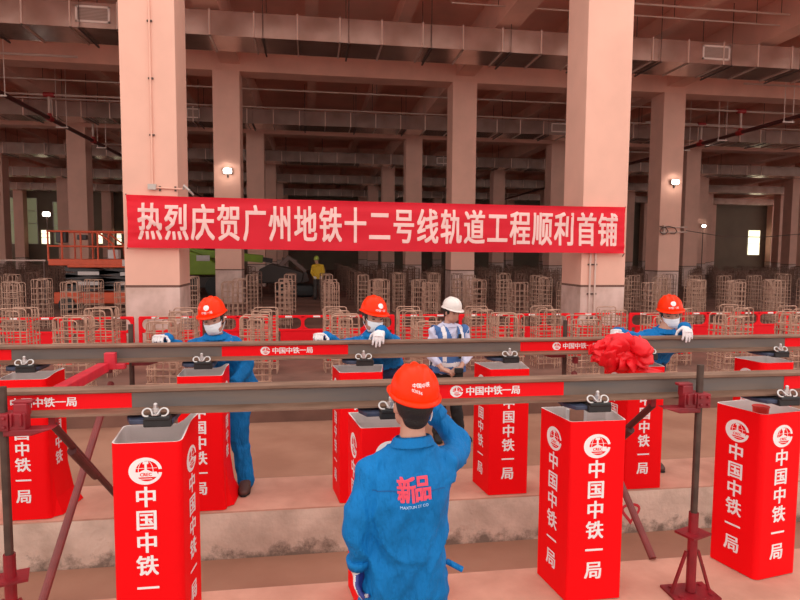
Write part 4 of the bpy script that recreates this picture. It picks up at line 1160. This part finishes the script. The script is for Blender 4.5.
def folds(me, amp, seed, c):
    """long soft creases fanning out over the cloth"""
    nn = [v.normal.copy() for v in me.vertices]
    for v, n in zip(me.vertices, nn):
        p = v.co-Vector(c); w = noise.noise(p*4+Vector((seed, 0, 0)))
        t = (p.x*.9+p.z*.55)*44+w*7+p.y*12; t2 = (p.x*-.8+p.z*.7)*40+w*8-p.y*10
        k = noise.noise(p*5+Vector((0, seed*2, 3)))
        a = 1-2*abs(math.sin(t*.5)); b = 1-2*abs(math.sin(t2*.5))
        q = a if k > 0 else b; v.co += n*amp*(math.copysign(abs(q)**1.4, q)*min(1, abs(k)*3.2))
    me.update()
def person(label, J, yaw, pitch, roll=0, jacket='jacket', trousers='jacket', helmet='helmet', mask=True, back_text=False, seed=1, shoes='shoe', bare_arm=False, vx=.012, glv=True):
    org = Vector(J['org']); c = Vector(J['head']); m = rotm(yaw, pitch, roll)
    J['fw'] = Vector(J['fw'])
    # body: one continuous surface
    mb = MB(); torso(mb, J); head_shapes(mb, c, m)
    limb(mb, [Vector(J['neck'])-V(0, 0, .06), Vector(J['neck'])+V(0, 0, .01), c+m @ V(0, -.02, -.05)], [.060, .055, .054])
    for s in 'LR':
        limb(mb, [J['sh'+s], J['el'+s], J['wr'+s]], [.052, .040, .028]); limb(mb, [J['hip'+s], J['kn'+s], J['an'+s]], [.085, .055, .040])
        h = J['hand'+s]; w, hd = Vector(J['wr'+s]), Vector(h['p']); d = (hd-w)
        mb.tube([w, w.lerp(hd, .45)], [.024, .011], 10)
    me = remesh(mb, 'person', M['skin'], .0105, 3)
    for v in me.vertices: v.co -= org
    o = link('person', me); o.location = org; o.matrix_basis = Matrix.Translation(org)
    tag(o, label, 'person')
    # jacket
    mb = MB(); torso(mb, J, .030, J.get('hem', .10))
    for s in 'LR':
        e = Vector(J['el'+s]); w = Vector(J['wr'+s]); w2 = e.lerp(w, .55 if bare_arm else .96)
        limb(mb, [Vector(J['sh'+s]), e, w2], [.069, .060, .054 if bare_arm else .047])
        sh = Vector(J['sh'+s]); mb.ball(sh, .074)
        limb(mb, [sh, Vector(J['neck'])-V(0, 0, .035)], [.062, .060])
    me = remesh(mb, 'jacket', M[jacket], vx, 3)
    wrinkle(me, .008, 7.0, seed, (1.5, 1.0, .8)); folds(me, .012, seed, J['chest'])
    bv = BVHTree.FromPolygons([v.co.copy() for v in me.vertices], [tuple(p.vertices) for p in me.polygons])
    for v in me.vertices: v.co -= org
    ja = link('shirt' if bare_arm else 'jacket', me, o)
    # collar and cuffs
    mb = MB(); nk = Vector(J['neck']); sd = (Vector(J['shR'])-Vector(J['shL'])).normalized(); up = (c-nk).normalized(); fw = J['fw']
    ring = []
    for k, (dz, r) in enumerate(((-.035, .083), (.004, .074), (.016, .072), (.006, .084), (-.024, .098))):
        ring.append([nk+V(0, 0, dz-.012*math.sin(a)*(-1 if False else 1))+sd*r*math.cos(a)+fw*r*.95*math.sin(a)-org for a in [2*math.pi*i/24 for i in range(24)]])
    vs = [q for r_ in ring for q in r_]
    mb.add(vs, [(i*24+j, i*24+(j+1) % 24, (i+1)*24+(j+1) % 24, (i+1)*24+j) for i in range(4) for j in range(24)])
    mb.build('collar', M[jacket], ja, smooth=True)
    for s in 'LR':
        if bare_arm: continue
        e = Vector(J['el'+s]); w = Vector(J['wr'+s]); mb = MB(); a, b = e.lerp(w, .80), e.lerp(w, 1.0)
        mb.tube([a-org, a.lerp(b, .1)-org, b-org], [.047, .054, .052], 18); mb.build('cuff', M[jacket], ja, smooth=True)
    # trousers and shoes
    mb = MB(); pel = Vector(J['pelvis']); sdp = (Vector(J['hipR'])-Vector(J['hipL'])).normalized(); fwp = J['fw']
    mb.loft([(pel+V(0, 0, .10), sdp, fwp, .150, .105), (pel, sdp, fwp, .172, .118), (pel-V(0, 0, .09), sdp, fwp, .175, .125), (pel-V(0, 0, .16), sdp, fwp, .13, .10)], 20, 2.4)
    for s in 'LR': limb(mb, [J['hip'+s], J['kn'+s], Vector(J['an'+s])+V(0, 0, -.03)], [.105, .078, .066])
    me = remesh(mb, 'trousers', M[trousers], .014, 3); wrinkle(me, .012, 8, seed+2, (1, 1, 1.3))
    for v in me.vertices: v.co -= org
    link('trousers', me, o)
    for s in 'LR':
        shoe(o, J['an'+s], J['toe'+s] if 'toe'+s in J else J['fw'], org, shoes)
        h = J['hand'+s]
        if glv: glove(o, J['wr'+s], h['p'], h['f'], h['n'], h['t'], org, h.get('curl', (.5, .6, .5)), seed=seed)
        else:
            g = glove(o, J['wr'+s], h['p'], h['f'], h['n'], h['t'], org, h.get('curl', (.5, .6, .5)), seed=seed, coat=False)
            g.name = 'hand'; g.data.materials.clear(); g.data.materials.append(M['skin'])
    hair(o, c, m, org); eyes(o, c, m, org)
    if mask: face_mask(o, c, m, org)
    hard_hat(o, c+m @ V(0, 0, .004), m, M[helmet], org, name_front=(helmet == 'helmet' and not back_text), back_text=back_text)
    return o, ja, bv, m

# --- the worker seen from the back, standing in the near trench
J = dict(org=(.40, 2.50, -.36), fw=(0, 1, 0), w=.90,
    pelvis=(.395, 2.49, .50), chest=(.40, 2.47, .86), neck=(.425, 2.475, 1.095), head=(.432, 2.505, 1.235),
    shL=(.248, 2.47, .955), shR=(.560, 2.475, .968), elL=(.176, 2.41, .745), elR=(.700, 2.70, .985), wrL=(.198, 2.46, .565), wrR=(.560, 2.70, 1.150),
    hipL=(.30, 2.49, .46), hipR=(.49, 2.49, .46), knL=(.29, 2.52, .07), knR=(.50, 2.52, .07), anL=(.28, 2.48, -.275), anR=(.51, 2.48, -.275), hem=.12,
    handL=dict(p=(.205, 2.465, .485), f=(.22, .1, -.9), n=(.75, -.62, .1), t=1, curl=(.5, .75, .6)),
    handR=dict(p=(.510, 2.685, 1.225), f=(-.55, -.05, .75), n=(-.3, -.9, 0), t=-1, curl=(.4, .5, .4)))
o, ja, bv, hm = person('worker seen from the back in blue jacket and orange-red helmet, hand raised to face', J, R(-4), R(-6), R(3), back_text=True, seed=1, mask=False, vx=.0095)
org = Vector(J['org'])
def on_back(mb, lift=.004):
    out = []
    for q in mb.v:
        hit = bv.ray_cast(V(q.x, 1.6, q.z), V(0, 1, 0))
        y = hit[0].y if hit[0] is not None else 2.36
        out.append(V(q.x, y-lift-abs(q.y), q.z)-org)
    mb.v = out
rt, up = V(1, 0, .085), V(-.05, 0, 1)
mb = MB(); put_glyph(mb, '新', (.380, 0, .925), rt, up, .066, .096, .04); put_glyph(mb, '品', (.446, 0, .932), rt, up, .061, .094, .045)
fine(mb, .02); on_back(mb, .005); mb.build('back_print', M['pinkprint'], ja, fix=False)
mb = MB(); put_line(mb, 'MAXTUN ST CO', (.410, 0, .864), rt, up, .011, .01); fine(mb, .03); on_back(mb, .005); mb.build('small_print', M['paleprint'], ja, fix=False)
mb = MB(); vs = []
for i in range(31):
    x = .245+.30*i/30
    for dz in (-.002, .002): vs.append(V(x, 0, .915+dz+.006*math.sin(i*.3)))
mb.add(vs, [(2*i, 2*i+1, 2*i+3, 2*i+2) for i in range(30)]); on_back(mb, .003); so = mb.build('yoke_seam', M['seam'], ja, fix=False)
mb = MB(); mb.bar(V(.585, 2.50, .53)-org, V(.655, 2.47, .50)-org, .03, .016); mb.build('waist_tab', M['jacket'], ja, bevel=.005)
mb = MB(); pts = []
for i in range(14): 
    a = R(-110+220*i/13); pts.append(Vector(J['head'])+hm @ V(.085*math.cos(a*.5)*(1 if i < 0 else 1), -.01+.0*i, .03-.011*i)-org)
mb.tube(pts[:10], .004, 6); mb.build('chin_strap', M['glove'], o)

# --- the three masked workers behind the rear rail
def back_worker(label, hx, hy, htop, yaw, pitch, roll, sx, lean, arms, legs, seed):
    """hx,hy,htop: helmet; sx: middle of the shoulders; lean: middle of the hips"""
    m = rotm(yaw, pitch, roll); head = V(hx, hy, htop-.182)
    nz = 1.235
    J = dict(org=(lean, 4.95, 0), fw=(0, -1, 0), pelvis=(lean, 5.03, .86 if seed == 3 else .955), chest=((lean+2*sx)/3, 4.95, 1.09), neck=((sx*1.3+hx*.7)/2, 4.90, nz), head=head, hem=.08 if seed == 3 else -.05,
        shL=(sx+.150, 4.93, 1.135), shR=(sx-.150, 4.93, 1.135), hipL=(lean+.095, 5.03, .82 if seed == 3 else .90), hipR=(lean-.095, 5.03, .82 if seed == 3 else .90), **arms, **legs)
    return person(label, J, yaw, pitch, roll, trousers='navy' if seed != 3 else 'jacket', seed=seed)
ZH = ZR+.012
legs = lambda lx, rx: dict(knL=(lx, 4.95, .45), knR=(rx, 4.95, .45), anL=(lx, 4.90, .088), anR=(rx, 4.92, .088))
grip = lambda p, t, f=(0, -1, -.25), n=(0, -.15, -1): dict(p=p, f=f, n=n, t=t, curl=(.9, .75, .5))
back_worker('leftmost masked worker in blue with orange helmet leaning on the rear rail', -.765, 4.88, 1.54, R(188), R(10), R(8), -.75, -.66,
    dict(elR=(-1.00, 4.82, 1.12), wrR=(-1.09, 4.69, 1.235), elL=(-.50, 4.90, .98), wrL=(-.60, 4.72, .86),
         handR=grip((-1.115, 4.60, ZH+.026), 1, (-.3, -.9, -.2)), handL=dict(p=(-.63, 4.68, .80), f=(-.3, -.3, -.8), n=(-.8, 0, .2), t=1)),
    dict(knL=(-.585, 4.86, .47), knR=(-.80, 4.95, .45), anL=(-.525, 4.83, .088), anR=(-.82, 4.95, .088)), 3)
back_worker('middle masked worker in blue looking down to his hand on the rear rail', .505, 4.90, 1.54, R(160), R(8), R(-4), .53, .58,
    dict(elR=(.24, 4.83, 1.135), wrR=(.10, 4.69, 1.23), elL=(.70, 4.88, 1.06), wrL=(.53, 4.575, 1.290),
         handR=grip((.055, 4.61, ZH+.024), 1, (-.5, -.8, -.1)), handL=dict(p=(.505, 4.490, ZH+.030), f=(-.1, -.40, -.9), n=(0, .8, -.4), t=-1, curl=(.10, .22, .25))),
    legs(.68, .52), 4)
back_worker('rightmost masked worker in blue standing behind the red bow', 3.17, 4.92, 1.54, R(198), R(6), R(4), 3.09, 3.00,
    dict(elR=(2.80, 4.83, 1.16), wrR=(2.54, 4.69, 1.235), elL=(3.27, 4.88, 1.06), wrL=(3.085, 4.58, 1.290),
         handR=grip((2.49, 4.61, ZH+.024), 1, (-.5, -.8, -.1)), handL=dict(p=(3.055, 4.495, ZH+.030), f=(-.1, -.45, -.85), n=(0, .8, -.4), t=-1, curl=(.10, .22, .25))),
    legs(3.02, 2.86), 5)

# --- the man in the white helmet, standing in the farther trench
J = dict(org=(1.70, 7.0, -.36), fw=V(.25, -.97, 0).normalized(), w=.95,
    pelvis=(1.70, 7.02, .53), chest=(1.695, 7.0, .86), neck=(1.70, 6.98, 1.06), head=(1.725, 6.955, 1.195), hem=.06,
    shL=(1.885, 6.99, .97), shR=(1.52, 6.94, .97), elL=(1.95, 6.96, .70), elR=(1.46, 6.90, .70), wrL=(1.80, 6.80, .55), wrR=(1.58, 6.76, .55),
    hipL=(1.79, 7.03, .49), hipR=(1.61, 7.0, .49), knL=(1.80, 7.0, .09), knR=(1.60, 6.99, .09), anL=(1.86, 7.02, -.272), anR=(1.58, 7.0, -.272), toeL=V(.5, -.85, 0), toeR=V(-.1, -1, 0),
    handL=dict(p=(1.73, 6.77, .53), f=(-.9, -.2, -.1), n=(0, .3, -1), t=-1), handR=dict(p=(1.65, 6.73, .53), f=(.9, -.2, -.1), n=(0, .3, -1), t=1))
for k_ in list(J):
    q = J[k_]
    if isinstance(q, tuple) and k_ not in ('fw',): J[k_] = (q[0]-.07,)+q[1:]
    if isinstance(q, dict): q['p'] = (q['p'][0]-.07,)+q['p'][1:]
o, ja, bv, hm = person('man in white helmet, blue vest with reflective stripes over a pale shirt', J, R(148), R(12), 0, jacket='shirt', trousers='blackcloth', helmet='helmetw', mask=False, seed=6, shoes='blackcloth', bare_arm=True, glv=False)
org = Vector(J['org'])
# vest: shell over the shirt
mb = MB(); torso(mb, J, .060, .05); [mb.ball(J['sh'+q], .080) for q in 'LR']
me = remesh(mb, 'vest', [M['vest'], M['reflect']], .010, 2)
fwv = Vector(J['fw']); sdv = V(-fwv.y, fwv.x, 0)
b = bmesh.new(); b.from_mesh(me); kill = []
nkc = Vector(J['neck'])
for f in b.faces:
    q = f.calc_center_median(); d = q-Vector((1.63, 6.99, 0)); s = d.dot(sdv); fr = d.dot(fwv)
    if q.z > 1.075 or (q.z > 1.03 and abs(s) < .085) or (fr > 0 and q.z > .82 and abs(s) < (q.z-.80)*.30) or abs(s) > .215: kill.append(f)
    if .09 < abs(s) < .135 and q.z > .62: f.material_index = 1
    if .56 < q.z < .61: f.material_index = 1
bmesh.ops.delete(b, geom=kill, context='FACES'); b.to_mesh(me); b.free()
wrinkle(me, .006, 9, 4)
for v in me.vertices: v.co -= org
vo = link('vest', me, o)
mb = MB(); c0 = Vector(J['pelvis'])+V(0, 0, -.03)
mb.tube([c0+sdv*.205*math.cos(a)+fwv*.155*math.sin(a)-org for a in [2*math.pi*i/24 for i in range(24)]], .022, 8, closed=True); mb.build('belt', M['blackcloth'], o)
mb = MB(); mb.box(V(1.69, 6.70, .54)-org, (.10, .06, .06)); mb.build('held_pouch', M['blackcloth'], o, bevel=.01)
mb = MB(); a = J['chest']
mb.bar(V(1.73, 6.83, .95)-org, V(1.73, 6.815, .66)-org, .035, .012); mb.build('shoulder_strap', M['blackcloth'], o)

# --- a far man in a yellow vest
J = dict(org=(.27, 25.0, 0), fw=(0, -1, 0), pelvis=(.27, 25.0, .92), chest=(.27, 25.0, 1.25), neck=(.25, 24.98, 1.46), head=(.22, 24.94, 1.62), hem=.08,
    shL=(.46, 25, 1.37), shR=(.08, 25, 1.37), elL=(.52, 24.95, 1.08), elR=(.02, 24.95, 1.08), wrL=(.44, 24.8, .95), wrR=(.12, 24.8, .95),
    hipL=(.36, 25, .88), hipR=(.18, 25, .88), knL=(.37, 25, .47), knR=(.17, 25, .47), anL=(.38, 25, .088), anR=(.16, 25, .088),
    handL=dict(p=(.40, 24.75, .92), f=(-.3, -.8, -.4), n=(0, .3, -1), t=-1), handR=dict(p=(.16, 24.75, .92), f=(.3, -.8, -.4), n=(0, .3, -1), t=1))
person('far man in a yellow vest and yellow-green helmet beyond the cages', J, R(190), R(15), 0, jacket='hivis', trousers='dark', helmet='greenhat', mask=False, seed=8, shoes='blackcloth', vx=.02)
